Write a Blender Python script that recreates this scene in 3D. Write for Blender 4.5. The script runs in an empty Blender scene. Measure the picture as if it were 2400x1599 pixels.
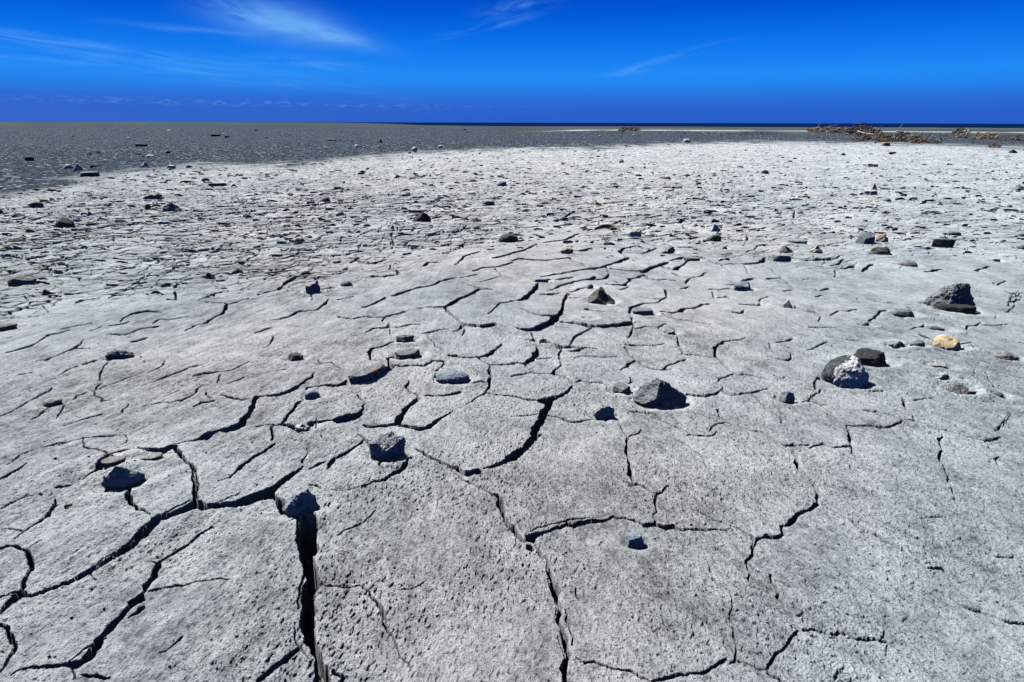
import bpy, bmesh, math, random
import numpy as np
from mathutils import Vector, Matrix, noise as mnoise

random.seed(7)
rng = np.random.default_rng(11)
S = bpy.context.scene
COL = S.collection
F32 = np.float32

# ---------------------------------------------------------------- camera
CAM_H = 1.2
FPX = 1600.0                       # focal length in source pixels (24 mm on a 36 mm frame, 2400 px wide)
PITCH = math.radians(17.74)
ROLL = math.radians(0.13)
cam_data = bpy.data.cameras.new("camera")
cam_data.sensor_width = 36.0
cam_data.lens = 24.0
cam_data.clip_start = 0.02
cam_data.clip_end = 90000.0
cam = bpy.data.objects.new("camera", cam_data)
COL.objects.link(cam)
CAM_R = Matrix.Rotation(math.pi / 2 - PITCH, 3, 'X') @ Matrix.Rotation(ROLL, 3, 'Z')
cam.matrix_world = Matrix.Translation((0, 0, CAM_H)) @ CAM_R.to_4x4()
S.camera = cam


def ray(px, py):
    return (CAM_R @ Vector(((px - 1200) / FPX, (799.5 - py) / FPX, -1.0))).normalized()


def ground_at(px, py, z=0.0):
    """where the photograph's point px,py meets the mud (height z)"""
    d = ray(px, py)
    t = (CAM_H - z) / max(1e-5, -d.z)
    return d.x * t, d.y * t


def px_per_m(x, y, z=0.0):
    p = CAM_R.transposed() @ Vector((x, y, z - CAM_H))
    return FPX / -p.z


# ---------------------------------------------------------------- noise
_perm = np.random.default_rng(3).permutation(256).astype(np.uint8)
_perm = np.concatenate([_perm, _perm])
_ang = np.random.default_rng(5).random(256) * 2 * np.pi
_gx, _gy = np.cos(_ang).astype(F32), np.sin(_ang).astype(F32)


def perlin(x, y, seed=0):
    x = np.asarray(x, F32) + F32(seed * 17.31)
    y = np.asarray(y, F32) + F32(seed * 9.77)
    fx, fy = np.floor(x), np.floor(y)
    x = x - fx
    y = y - fy
    ix = fx.astype(np.int32) & 255
    iy = fy.astype(np.int32) & 255
    ix1 = (ix + 1) & 255
    iy1 = (iy + 1) & 255
    u = x * x * x * (x * (x * 6 - 15) + 10)
    v = y * y * y * (y * (y * 6 - 15) + 10)

    def g(i, j, dx, dy):
        h = _perm[_perm[i].astype(np.int32) + j]
        return _gx[h] * dx + _gy[h] * dy
    a = g(ix, iy, x, y)
    b = g(ix1, iy, x - 1, y)
    a += u * (b - a)
    c = g(ix, iy1, x, y - 1)
    d = g(ix1, iy1, x - 1, y - 1)
    c += u * (d - c)
    a += v * (c - a)
    return a * F32(1.5)


def sstep(a, b, x):
    t = np.clip((x - a) / (b - a), 0, 1)
    return t * t * (3 - 2 * t)


def hash2(ix, iy, k):
    h = (ix.astype(np.int64) * 374761393 + iy.astype(np.int64) * 668265263 + k * 1442695041) & 0xffffffff
    h = ((h ^ (h >> 13)) * 1274126177) & 0xffffffff
    h = (h ^ (h >> 16)) & 0xffffff
    return (h / 16777216.0).astype(F32)
# ---------------------------------------------------------------- crack survey
# cracks measured on the photograph, tile by tile: tile origin, pixels per source pixel, then
# polylines of x,y,width.  Each is laid out on the real mud surface further down.
TILES = {'A': (0, 900, 3.92), 'B': (600, 900, 3.92), 'C': (1200, 900, 3.92), 'D': (1800, 900, 3.92),
         'E': (0, 600, 3.92), 'F': (600, 600, 3.92), 'G': (1200, 600, 3.92), 'H': (1800, 600, 3.92),
         'I': (0, 1199, 3.92), 'J': (600, 1199, 3.92), 'K': (1200, 1199, 3.92), 'L': (1800, 1199, 2.24),
         'P': (600, 260, 3.92), 'Q': (1200, 260, 3.92), 'R': (1800, 260, 3.92)}
CRACKS = {
'A': """2352,110,30 2320,200,40 2260,290,45 2210,350,40 2140,390,35 2060,410,30 1990,420,18 1920,450,35 1880,490,30 1800,520,15 1720,530,8 1600,560,6
1600,595,45 1540,620,30 1400,630,25 1280,625,20 1160,630,30 1080,640,30 1000,665,35 940,720,30 900,790,30 860,830,25 800,870,15 770,900,8
975,640,20 870,600,12 770,585,10 760,510,8 740,515,5 540,560,5 340,610,5 180,665,5 60,750,4
760,500,5 900,490,5 1050,460,5 1150,460,5 1190,500,6 1150,545,5 1070,590,4
1600,600,30 1650,660,25 1750,750,22 1780,850,26 1790,960,24 1780,1060,22 1790,1110,40
1640,620,8 1770,740,12 1815,830,12 1825,960,12 1800,1060,12
2352,1050,70 2260,1080,62 2150,1110,52 2000,1130,50 1880,1140,48 1800,1110,60 1720,1160,62 1620,1200,58 1520,1230,48 1440,1240,48 1400,1310,50 1330,1390,50 1240,1460,45 1150,1520,45 1080,1568,45
1470,1220,10 1600,1140,12 1740,1080,12
1170,940,22 1180,1020,30 1210,1090,30 1270,1150,30 1330,1180,18 1390,1210,8
960,890,12 1010,920,15 1090,950,12 1160,940,14
530,1050,8 510,1120,25 450,1190,20 380,1260,18 310,1310,20 220,1370,12 150,1420,6
0,1345,5 120,1345,6 210,1355,6
2352,640,18 2290,690,18 2230,740,22 2170,810,15 2120,860,15 2060,870,5 2000,895,3
0,890,20 100,830,16 180,790,14 250,745,10
0,1165,5 150,1080,10 260,1035,8 380,1020,5
510,960,8 620,930,10 740,918,8
2200,1000,4 2100,1060,6 2000,1100,6""",
'B': """0,640,18 60,600,18 130,550,18 180,515,8
0,1050,72 80,1010,70 170,950,56 250,880,42 330,820,32 400,770,22 430,740,12
0,1060,60 100,1040,56 170,1050,30 230,1110,60 250,1150,80 255,1190,50
370,1190,14 380,1240,18 440,1260,60 480,1262,100 482,1340,118 472,1420,118 480,1500,120 488,1568,118
365,1200,10 380,1320,12 380,1450,12 390,1568,12
1000,510,25 940,560,25 880,600,22 800,650,22 730,690,20 680,740,22 650,790,10
650,715,8 580,740,15 505,770,10
940,450,8 1000,500,18 1040,550,15 1060,610,14 1110,650,12 1170,680,14 1150,720,20 1135,780,10 1180,840,7
1420,670,5 1390,740,25 1340,800,30 1260,850,25 1180,890,25 1100,910,15 1000,950,10 850,985,8 700,1010,6 620,1010,6
1470,620,10 1530,640,20 1600,680,18 1680,710,16 1750,750,18 1840,780,28 1900,810,34 1960,830,62 2040,825,64 2090,840,20
1790,800,8 1850,850,12 1880,880,22 1900,905,12
1900,910,8 2000,960,7 2100,1010,8 2200,1050,18
2110,780,12 2200,750,26 2260,720,40 2352,660,50
1000,360,18 1080,370,25 1200,375,25 1290,360,36 1330,280,40 1380,210,38 1430,170,30 1480,120,28 1500,95,18
1340,380,20 1420,400,30 1500,410,36 1570,400,30 1640,360,25 1700,310,18 1760,265,12 1800,230,7
230,360,22 300,370,20 360,380,20
510,350,25 600,340,22 720,320,20 780,320,64 860,290,66 920,270,50 965,245,26
970,230,18 980,180,15 1000,150,14 960,120,18 935,85,14
250,340,16 290,280,16 330,230,16 390,180,14 460,140,12
0,365,8 150,355,8 230,365,10
155,365,18 140,430,20 145,490,16
0,105,14 100,100,12 200,95,14 290,80,18 360,50,18 440,0,18
550,400,5 560,340,6 545,300,4
470,570,5 460,640,7 420,710,10
2150,1030,12 2210,1050,22 2240,1110,36 2260,1180,30 2290,1250,26 2330,1320,32 2352,1350,30
600,970,20 560,930,12 500,930,6
1080,1180,8 1000,1270,7 900,1350,6 770,1420,5""",
'C': """0,680,52 60,620,52 110,580,52 180,510,52 230,470,48 262,462,24
195,450,44 240,370,56 270,310,56 300,240,56 325,190,40 335,160,36
310,135,70 380,110,42 440,90,30 500,60,22 540,20,16 555,0,12
0,85,10 90,100,14 170,120,18 270,130,18 310,135,30
0,290,8 130,285,8 230,270,8
240,340,8 270,260,8 300,180,8
330,280,12 440,310,10 500,335,14 570,345,18 640,340,14 740,325,8 920,315,8 990,340,8
990,340,10 1000,390,10 1030,450,10 1060,475,12 1120,470,8 1170,450,10 1190,405,14
1055,490,20 1060,570,18 1070,660,22 1085,760,24 1100,840,30 1115,900,14
1150,900,14 1220,930,16 1280,970,16 1325,990,18 1380,970,10 1440,900,5
1040,880,6 1110,910,10 1150,905,12
1325,995,16 1320,1060,20 1325,1140,14 1290,1170,8 1320,1220,12 1320,1260,16
170,1410,52 250,1390,32 350,1350,22 430,1310,26 500,1270,28 570,1290,30 650,1265,34 740,1250,32 820,1235,26 940,1200,10 1060,1220,12 1130,1240,18 1190,1280,28 1240,1300,46 1320,1270,36 1390,1290,42 1480,1275,28 1560,1305,15 1660,1315,15 1780,1315,14 1880,1310,12 1950,1305,8 2010,1290,5
180,1365,8 300,1315,10 400,1265,8 520,1240,8 700,1215,6
0,1340,26 50,1400,36 100,1440,16
150,1480,40 165,1520,20
1090,250,8 1160,245,8 1250,265,8 1325,275,10 1380,320,8 1480,370,8 1560,400,10 1620,440,10
1610,475,8 1640,460,12 1720,470,14 1800,480,14 1870,465,10 1885,430,8
1880,170,8 1900,240,12 1920,290,16 1975,350,14 1880,370,10 1830,395,10 1805,430,5
1985,355,8 2080,370,6 2180,420,6 2290,445,10 2352,490,12
1420,400,4 1490,470,6 1560,530,6 1640,580,7 1720,640,7 1770,690,8 1800,760,9 1840,840,4
1710,1145,8 1790,1170,8 1890,1220,12 2000,1255,12 2120,1300,10 2180,1340,12 2230,1380,16 2220,1450,22 2225,1500,18
1790,940,4 1890,942,5
580,170,8 650,240,7 740,290,6 830,330,5
2210,120,6 2260,190,10 2330,240,10 2352,250,10""",
'D': """0,1380,34 70,1385,34 130,1350,26 130,1280,18 200,1265,26 260,1210,30 340,1150,30 420,1110,26 460,1080,25
460,1080,22 450,1000,26 410,900,26 390,870,12 300,800,20 260,740,28 270,660,28 240,620,14 160,575,10 0,490,8
160,570,14 270,565,14 370,572,9
370,600,8 440,580,14 500,570,10 600,600,10 680,595,18 760,590,14
765,600,18 755,500,26 730,420,22 720,395,12 640,330,16 560,250,14 490,195,8
310,175,8 390,160,14 450,175,16 530,190,8
380,140,8 430,95,8 490,55,10
440,0,8 450,70,8 350,50,6
725,388,10 850,385,12 960,393,12 1070,400,14 1150,380,14 1220,350,12 1240,320,10 1370,325,10 1470,360,8 1560,390,10 1650,410,8 1750,440,7 1900,490,12 1990,515,12 2080,500,14 2140,485,8
1255,140,18 1260,180,20 1310,240,12 1345,290,10 1370,320,10
880,245,5 1000,260,8 1110,280,8 1240,320,7
1330,145,5 1420,135,7 1510,120,5
1570,395,8 1600,440,12 1575,510,18 1610,590,18 1590,660,20 1565,710,14 1620,760,14 1650,850,16 1640,930,14 1670,1000,10 1710,1060,8 1715,1110,8 1735,1160,4
1990,525,5 2060,590,6 2145,670,6 2080,690,4 2110,750,4
2080,430,8 2130,380,12 2200,310,6
770,600,8 780,650,8 800,700,5
500,1100,14 590,1160,14 680,1220,14 780,1290,14 900,1360,18 1000,1400,20 1090,1470,22 1160,1510,26 1220,1540,20 1250,1568,15
0,255,7 130,330,10 130,380,5 180,440,4
1450,1250,5 1500,1240,8 1610,1245,5""",
'E': """0,1475,14 100,1440,12 200,1380,10 330,1300,8 480,1220,6
60,890,6 200,850,12 270,830,18 380,770,12 440,720,12 560,690,10 640,665,6
330,970,5 430,955,7 560,890,10 690,835,10 770,765,6
690,840,6 820,845,4
550,1105,6 630,1050,14 700,1020,14
770,1005,8 850,985,14 910,960,8
1010,970,5 950,1020,10 940,1080,12 910,1130,12 910,1170,7
930,1190,12 870,1260,7 880,1290,6 950,1310,6 920,1335,6 1020,1330,5
920,1240,7 980,1205,10 1060,1180,8 1150,1130,6 1250,1100,5
1320,1190,5 1410,1165,8 1550,1100,8 1720,1040,8 1810,1010,5
1780,1105,8 1880,1075,10 2000,1060,6 2110,1050,8 2200,1010,8 2290,970,8
1370,1065,5 1440,1040,10 1500,990,12 1520,960,5
1310,1375,5 1400,1355,8 1450,1350,6 1480,1340,8 1560,1350,10 1640,1330,10 1740,1290,12 1790,1260,8 1800,1210,10 1880,1170,5
1780,1375,8 1850,1340,16 1960,1325,5
2040,1270,8 2120,1290,14 2220,1305,12 2290,1300,7
1890,1250,8 1935,1300,14
290,1510,6 400,1450,7 500,1380,6
520,1500,6 560,1430,8 620,1370,6 800,1260,4
600,1568,5 720,1530,8 830,1490,8 930,1460,7
980,720,5 1140,715,7 1300,660,8 1430,645,12
820,690,6 930,645,6
1100,600,10 1130,565,8 1220,530,10 1340,510,14 1480,515,6
1400,610,6 1470,570,8 1600,570,6 1740,550,5
1700,680,6 1780,630,12 1880,600,12 1960,550,12 2040,520,18 2080,450,12 2200,410,6 2280,390,5
1820,410,5 1950,430,8 2090,440,8
1830,400,5 1960,355,14 2100,325,6
1440,270,14 1530,280,14 1560,260,25 1680,250,25 1720,265,8
1600,300,10 1660,250,20
1620,330,20 1610,400,16
980,390,6 1080,330,14 1150,310,10 1280,230,10 1400,150,8
690,440,6 750,395,22 860,385,8
100,460,8 200,435,12 340,405,8
390,440,10 420,490,10 440,510,8
560,660,7 700,625,8 830,610,5
1000,640,5 1120,620,8 1190,590,6
170,1105,6 290,1085,7
1500,1285,5 1640,1230,7
610,1215,5 710,1180,7
1120,1420,5 1190,1360,6
2100,1170,6 2240,1120,10
1990,1170,7 2030,1090,8
400,55,8 560,40,14 700,15,10 800,0,8
470,100,8 560,75,12 700,50,8
0,100,10 120,85,10 250,80,10
1230,770,18 1340,740,12""",
'F': """0,1285,12 100,1275,12 210,1265,12 330,1240,22 410,1190,16 460,1150,18 530,1120,14 550,1080,6
460,1240,14 480,1220,14 560,1210,14 640,1195,16 720,1195,20 800,1185,22 830,1150,22
1200,1040,50 1240,1010,40 1220,970,18 1210,945,12 1270,930,14
1250,1000,14 1330,1010,12 1450,1000,10 1550,1005,8 1620,970,8 1710,960,8
1290,800,12 1200,830,16 1070,860,18 1045,910,20 1060,950,12 1110,970,5
1405,1130,12 1380,1180,12 1410,1220,12 1480,1250,12 1500,1280,25
1550,1255,8 1650,1260,12 1750,1255,16 1820,1240,18 1880,1220,10
1780,905,18 1830,910,18 1900,915,12 2030,915,12 2100,905,20 2160,880,25 2220,820,16 2260,790,10
2040,920,10 2140,975,10 2230,975,10 2352,965,12
2140,980,18 2145,1040,18 2160,1090,14 2145,1130,26 2140,1180,20 2110,1220,10 2000,1300,8 1950,1340,5
2110,1225,10 2200,1245,10 2352,1255,10
1920,1155,8 2030,1140,8 2110,1140,8
1520,730,10 1600,715,12 1680,680,10 1760,675,8
1550,730,8 1600,780,8 1650,840,8 1720,860,5
1750,455,20 1800,430,28 1870,385,22 1970,350,18 2050,310,12 2170,310,6
1750,455,15 1760,500,28 1790,530,18 1850,570,16 1890,610,20 1920,625,26 2000,640,30 2090,650,42 2150,640,38 2190,620,14 2300,645,5
1900,640,26 1870,680,14 1820,700,8
1920,680,14 1900,740,10
1740,460,14 1600,470,8 1480,475,5
2140,530,8 2200,480,12 2250,435,12 2352,420,10
1990,135,8 2090,105,12 2240,90,10 2352,55,14
2200,105,10 2250,170,10 2352,195,10
2060,245,8 2150,215,8 2250,185,8
1950,270,7 2050,295,7 2160,310,6
1260,370,12 1380,330,14 1500,290,14 1620,265,14 1700,230,10 1830,200,14
1880,200,6 1940,190,8 2030,160,10
980,465,7 1090,430,10 1190,385,10
750,540,8 780,560,10 900,565,8 1010,545,6 1170,555,10 1220,540,12 1360,505,12
1160,600,10 1180,560,12
1010,710,6 1090,670,12 1220,655,16 1220,615,8
1240,660,6 1320,660,8 1420,630,8 1500,625,8
1230,680,8 1230,730,10
65,580,5 180,575,7 300,545,8 400,500,8 550,485,10 620,450,14 670,405,7
20,350,12 200,310,14 300,240,20 430,180,12 530,125,8
1070,190,12 1200,195,8 1310,180,12 1300,130,10 1220,125,8 1240,80,12
970,120,6 1060,145,8
700,170,6 800,140,9 860,105,8
580,960,8 600,1000,12 700,1000,6 780,1035,6
200,1060,8 280,1050,6
0,695,8 60,665,12 150,640,8
80,830,8 130,780,10 160,735,8
510,415,10 515,350,10
1640,1040,8 1660,1055,10 1700,1010,8 1715,970,8
750,410,4 820,400,6 900,380,4""",
'G': """0,40,10 70,25,12 200,35,14 340,35,12 470,20,10 530,10,10
530,15,14 570,45,14 640,65,14 685,95,10
280,190,10 400,170,14 500,155,14 640,130,16 720,120,22 840,100,16 850,90,14 900,70,18 980,40,22 1060,10,22
870,100,18 895,160,14 850,210,18 780,215,10
920,115,10 1050,125,12 1180,130,12
1200,150,24 1230,130,30 1300,95,24 1370,75,22 1430,55,22
1390,90,14 1450,110,12 1500,120,22 1560,85,12 1620,50,10
1470,40,12 1560,20,16 1680,10,12 1730,15,20 1800,45,18 1900,70,18 1950,72,10 2080,72,8 2200,70,18 2290,60,20 2330,20,14
1500,155,18 1560,180,18 1630,190,14 1600,240,10
1210,165,14 1260,205,14 1340,210,8 1500,215,8
1640,190,8 1720,185,8 1780,150,8
1200,170,12 1150,200,14 1080,205,14 1060,240,12 1020,270,20
870,255,10 960,265,14 1030,270,22 1080,285,14 1000,310,10
0,410,10 70,410,14 110,390,30 170,340,30 220,300,30 240,265,14
270,345,8 350,350,14 430,340,8
520,340,22 500,375,18 485,400,20 465,480,24 440,530,32 390,550,44 380,590,48 300,625,42 220,660,36 140,670,26 40,655,8
95,490,8 180,525,10 280,545,12 370,545,14
540,380,8 630,385,8 690,400,8
470,595,14 560,605,18 650,620,26 720,635,38 850,640,38 960,632,34 1060,615,42 1110,605,34
1110,600,14 1100,550,12 1085,500,18 1110,465,28 1160,450,12 1250,440,8
1110,610,16 1120,650,14 1100,690,18 1070,740,10
1130,660,10 1210,650,10 1300,655,10 1350,655,10 1415,630,10
1350,660,8 1380,700,8 1460,730,6
720,655,10 650,690,12 580,730,12 550,760,12 535,800,8
190,690,12 190,740,12 215,790,12 240,840,24 220,890,36 170,935,32 130,960,18 60,950,10 0,955,10
130,970,10 140,1000,10 180,1040,12 80,1060,12 0,1075,10
240,920,10 360,915,8
300,770,8 400,800,12 460,825,26 540,820,22 640,830,12 720,830,8 800,845,6
530,860,8 600,855,20 640,840,12
460,845,12 435,920,14 450,980,14 390,1055,16
390,1060,22 440,1085,18 520,1115,12 560,1160,10
180,1050,6 280,1055,6 390,1060,8
580,1150,6 640,1130,10 720,1155,8 830,1165,10 890,1195,10
1040,825,14 1060,870,10 1100,920,12 1150,960,14 1230,1010,16 1290,1035,14 1370,1050,12 1460,1045,8
1140,965,18 1070,990,16 1050,1020,10 1000,1045,8
1390,1050,8 1450,1000,14 1520,975,10 1600,955,8
1050,800,14 1110,810,14 1200,815,8 1400,805,5
1520,750,14 1540,800,16 1560,860,16 1580,905,18 1600,910,10 1700,915,8 1820,940,8
1860,930,20 1865,870,20 1890,820,18 1950,790,12 2100,770,6 2140,745,6
1870,930,20 1920,970,18 1970,1030,18 2030,1080,14 2080,1105,14 2150,1100,8 2250,1120,8 2340,1145,8
2030,1100,8 1960,1120,10 1910,1130,14 1895,1165,8 1930,1200,8 1935,1235,10 1880,1270,16 1800,1290,16 1710,1300,14 1620,1290,12
1940,1255,10 2000,1280,12 2080,1290,12 2190,1275,12 2280,1250,12 2352,1230,8
1080,1170,12 1110,1150,22 1090,1110,10
1200,375,6 1290,400,8 1380,400,12 1420,370,14 1410,310,14 1480,320,8
1250,440,6 1330,435,8 1400,395,8
1550,300,8 1630,275,10
1360,520,8 1450,520,12 1540,515,14 1570,490,22 1650,480,12 1740,460,12 1820,440,8
1380,540,8 1450,570,8 1560,580,8 1650,600,6 1830,625,5
1850,320,14 1845,360,14 1870,385,10 1980,370,10 2010,390,8
1820,295,8 1990,295,10
1990,260,18 2060,245,10
2120,215,14 2210,205,18
2275,450,14 2280,390,10 2352,365,10
2100,435,8 2180,440,12 2280,450,10
1930,80,8 2020,150,7
2130,80,8 2180,160,10 2230,195,8
2040,510,12 2110,515,12 2130,490,10
360,315,8 450,270,10 560,240,10 650,220,10 720,215,20 760,195,18
340,225,12 430,220,12 560,200,10
540,320,8 660,295,12
580,920,6 700,910,6 830,925,6 960,920,4
690,485,16 760,500,8 850,505,5""",
'H': """0,205,12 130,195,12
40,120,10 110,165,14 160,220,14 220,270,14 270,310,10 150,320,6
440,310,8 480,320,12 560,295,14
920,390,6 1000,410,10 1070,430,12 1180,440,8
450,380,10 510,365,8
820,400,5 860,450,5
580,545,6 650,520,8 820,510,8
250,470,8 340,500,8 430,515,12 500,545,8 590,560,6
490,545,10 460,600,7
920,610,8 980,570,12 1040,530,10 1090,525,8
1310,490,22 1360,520,16 1450,535,12 1560,555,10 1660,578,8
1970,360,7 2060,370,7
2080,235,12 2110,255,8 2190,225,5
2110,380,5 2230,415,8 2320,390,6
2180,515,8 2260,465,8 2290,340,6
1800,690,8 1840,650,10 1930,640,8 1950,610,6
80,790,8 230,750,10
360,860,7 450,820,8 550,785,8
10,800,10 30,850,8 70,890,6
0,920,6 110,940,10 170,950,18 210,940,14 205,880,8
440,1230,6 420,1170,10 440,1130,12 480,1115,8
310,1190,10 370,1225,12 450,1250,10 490,1235,8 370,1325,8
210,590,5 300,630,8 370,665,8 470,700,6 510,745,8
390,650,8 470,655,10 620,655,8
540,735,6 700,760,8 860,780,10 920,800,5
1190,560,5 1290,610,5
620,130,12 620,180,8
580,90,7 650,75,10 690,45,12
870,135,8 930,100,12 970,75,8
700,110,10 800,98,8
230,20,7 350,45,10 470,42,14 620,35,7 690,5,8
1460,135,8 1610,120,10
1910,130,6 2010,100,8 2040,90,10
1900,135,5 2030,165,5 2180,215,4
2000,1080,6 2040,1150,8 2080,1205,6
320,215,6 370,190,7
1640,600,5 1850,690,6 2150,760,6 2352,790,7
2000,640,5 2200,630,5
900,1420,4 1110,1460,5 1240,1490,6
1300,690,5 1430,660,6
590,820,6 650,860,6
1880,860,5 1930,930,6
1650,1170,5 1760,1290,4
60,1115,8 130,1135,8 160,1125,5
940,1250,14 1050,1250,6
1440,930,5 1520,990,8""",
'I': """1450,80,50 1380,170,60 1290,260,56 1180,340,42 1050,420,36 950,480,32 840,545,30 720,610,26 620,655,30 500,700,36 400,740,36 300,775,26 200,770,22 160,770,60
1420,70,12 1330,150,12 1240,240,12 1100,340,12 980,420,10 800,540,10 650,620,10 480,690,10 410,705,8
1950,165,22 1880,215,15 1800,270,15 1740,320,13 1640,370,11 1590,410,16 1520,450,12 1470,490,15
1465,495,35 1420,620,46 1360,690,36 1310,770,26 1250,850,62 1190,920,32 1110,1000,36 1050,1060,36 980,1130,36 930,1190,36 880,1290,56 820,1360,62 740,1410,42 660,1425,30 520,1440,26 380,1445,18 250,1455,12 180,1480,8 120,1520,6
900,1210,10 820,1270,10 720,1340,10 640,1400,8
1370,765,10 1440,745,10 1520,720,8 1700,690,7 1900,650,6 2120,620,4
0,345,16 60,322,22 140,325,22 220,355,22 280,400,30 300,470,30 290,540,30 240,600,24 210,670,24 170,750,36
0,780,15 70,760,15 150,730,20
170,770,60 110,830,42 60,890,26 20,940,15
0,1050,20 60,1090,26 110,1160,36 140,1220,42 110,1310,32 80,1370,24 40,1450,12 0,1490,8
690,1450,12 690,1568,16
770,1530,15 900,1520,18 1000,1530,10
1690,1150,12 1620,1230,10 1540,1290,8 1480,1320,4
1300,920,30 1240,970,14 1190,1000,8
270,350,8 330,310,8 390,280,6
800,570,8 830,600,7 860,640,4
1380,480,5 1460,490,8""",
'J': """460,85,95 480,150,120 480,250,126 470,350,116 460,430,110 480,500,96 510,570,86 530,640,80 520,690,100 490,760,92 480,830,86 470,920,86 460,1010,86 480,1100,82 510,1190,76 550,1270,66 580,1330,60 570,1360,56 600,1420,90 620,1490,120 590,1568,110
365,20,12 375,180,10 390,350,12 430,520,14 430,680,14 400,820,14 385,920,8
365,1090,8 375,1200,10 430,1290,8 480,1350,8
735,1440,26 790,1490,30 820,1510,20 760,1568,30
390,1270,22 320,1320,26 260,1370,30 180,1430,36 100,1500,36 30,1560,40
580,660,14 650,690,12 740,710,10 850,710,10 960,700,8 1000,720,8 1060,755,12 1100,820,20 1150,900,20 1170,990,22 1190,1070,18 1240,1140,12 1290,1240,12 1340,1320,10 1390,1380,8 1415,1440,5
1570,640,5 1490,680,6 1410,720,5 1310,735,4
1110,1360,5 1020,1450,6""",
'K': """0,150,26 60,230,36 100,265,22
145,310,26 160,340,40 165,355,20
180,250,50 150,255,30
200,300,8 250,390,26 300,430,12 320,480,28 340,530,46 360,590,32 380,650,26 400,700,52 395,760,42 430,830,32 440,900,32 430,970,26 460,1060,28 490,1160,30 510,1260,34 520,1310,36 480,1350,32 470,1420,42 490,1490,42 505,1568,42
490,880,6 520,1000,14 540,1100,10 560,1200,6
420,1120,6 460,1230,8 480,1330,8
330,600,5 380,760,8 400,940,6
2352,205,18 2280,215,14 2230,225,26 2225,290,18 2200,380,22 2160,430,12 2180,540,10 2180,620,14 2200,660,8 2260,690,5
590,1330,8 640,1370,12 750,1375,18 840,1410,14 940,1425,16 1060,1430,18 1150,1470,16 1220,1520,14 1280,1555,12
1290,1550,12 1400,1510,26 1500,1490,22 1650,1480,22 1780,1450,24 1850,1410,24 1920,1360,22 1980,1340,12
2040,1040,5 2050,1160,7 2065,1290,8 2060,1360,12 2010,1375,12
2070,1360,5 2160,1380,8 2260,1430,8 2352,1470,6
1780,440,5 1830,530,7 1900,640,7 1990,710,7 2040,780,7 2010,840,7 2000,960,5
1640,1020,5 1655,1080,7 1640,1140,4
585,680,5 590,760,7 620,800,4""",
'L': """350,0,8 440,55,9 540,115,12 600,155,12 660,190,14 720,235,12 790,275,10 845,310,10 905,305,10 940,345,8 990,400,10 1050,455,8 1090,495,5
960,470,4 1040,515,8 1120,545,10 1200,575,10 1250,595,12 1344,600,10
0,320,8 50,400,10 50,440,8 90,510,8 140,570,8 170,620,10
0,830,10 20,780,10 60,740,12 120,680,12 170,630,14 220,620,10 300,632,10 380,640,10 460,665,8 540,682,8 620,695,8 690,735,6 780,790,5 860,860,4
0,850,8 40,875,8 90,896,8
1140,235,4 1190,250,6 1280,255,6 1290,240,4
590,680,4 600,640,4
620,700,3 622,760,4""",
'P': """1420,1120,10 1480,1050,14
1260,1230,14 1250,1130,16 1310,1105,10
1330,1135,10 1480,1135,12
1560,1150,10 1680,1130,12 1800,1140,10
1810,1120,10 1900,1100,14 1930,1040,14
1370,1240,18 1550,1235,14
1370,1235,12 1390,1200,10 1450,1180,8
1620,1240,12 1730,1230,16
1770,1235,10 1810,1195,12
1830,1270,12 1900,1235,14
1930,1185,14 2080,1175,16 2200,1180,14
1110,1100,10 1250,1085,14 1270,1050,12
1800,1100,8 2100,1060,12 2260,1045,16 2352,1070,14
1080,1530,12 1310,1510,16 1290,1460,12
1540,1430,20 1590,1395,16 1680,1390,12
1830,1420,10 1880,1380,14 1920,1330,14 2050,1300,12
2190,1350,14 2352,1310,14
870,1390,14 940,1340,22
930,1370,12 1080,1395,12 1190,1360,10
340,1330,14 520,1330,18 760,1330,18
830,1320,10 960,1285,14 1030,1300,10""",
'Q': """400,1010,10 460,990,14 550,940,12 650,930,10
450,1050,14 550,1030,14
300,1220,10 480,1190,14 620,1130,12
0,1310,14 100,1290,14 230,1230,10
550,1285,12 630,1285,22 730,1260,14
1210,1195,26 1310,1230,22
990,1285,20 1040,1250,14 1150,1230,10
1000,1290,14 1060,1330,16
1390,1035,12 1540,1030,22 1590,990,16
1550,940,14 1650,970,14 1780,985,16
1480,910,8 1530,935,10
1530,1175,14 1630,1180,16 1710,1160,20
1200,1300,12 1330,1250,14
1690,1270,18 1800,1300,18 1930,1330,18 2020,1310,14
2250,1255,14 2352,1230,12
1540,1250,12 1680,1255,14
2020,1065,10 2150,1105,14 2270,1140,10
2160,1110,14 2170,1190,14 1970,1190,10
690,1050,10 860,1045,12
930,1040,14 1000,1010,12
1210,1145,12 1320,1150,12
2000,995,12 2060,975,16
2110,840,12 2280,825,18
1240,1300,8 1060,1295,10""",
'R': """80,835,16 230,835,22
30,905,14 190,900,16 260,880,14
210,985,10 280,1000,20
240,980,20 250,910,10
600,1230,10 660,1225,12
1150,1110,10 1190,1080,16 1250,1090,12
230,1360,10 330,1375,14 500,1380,18 640,1370,12
690,1440,10 800,1420,14
870,1465,10 950,1410,16
1450,1470,10 1600,1450,14
1920,1470,14 2010,1430,14
1930,1470,8 2100,1520,8
1240,1190,10 1320,1180,12
1300,1270,10 1510,1268,12""",
}
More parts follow.
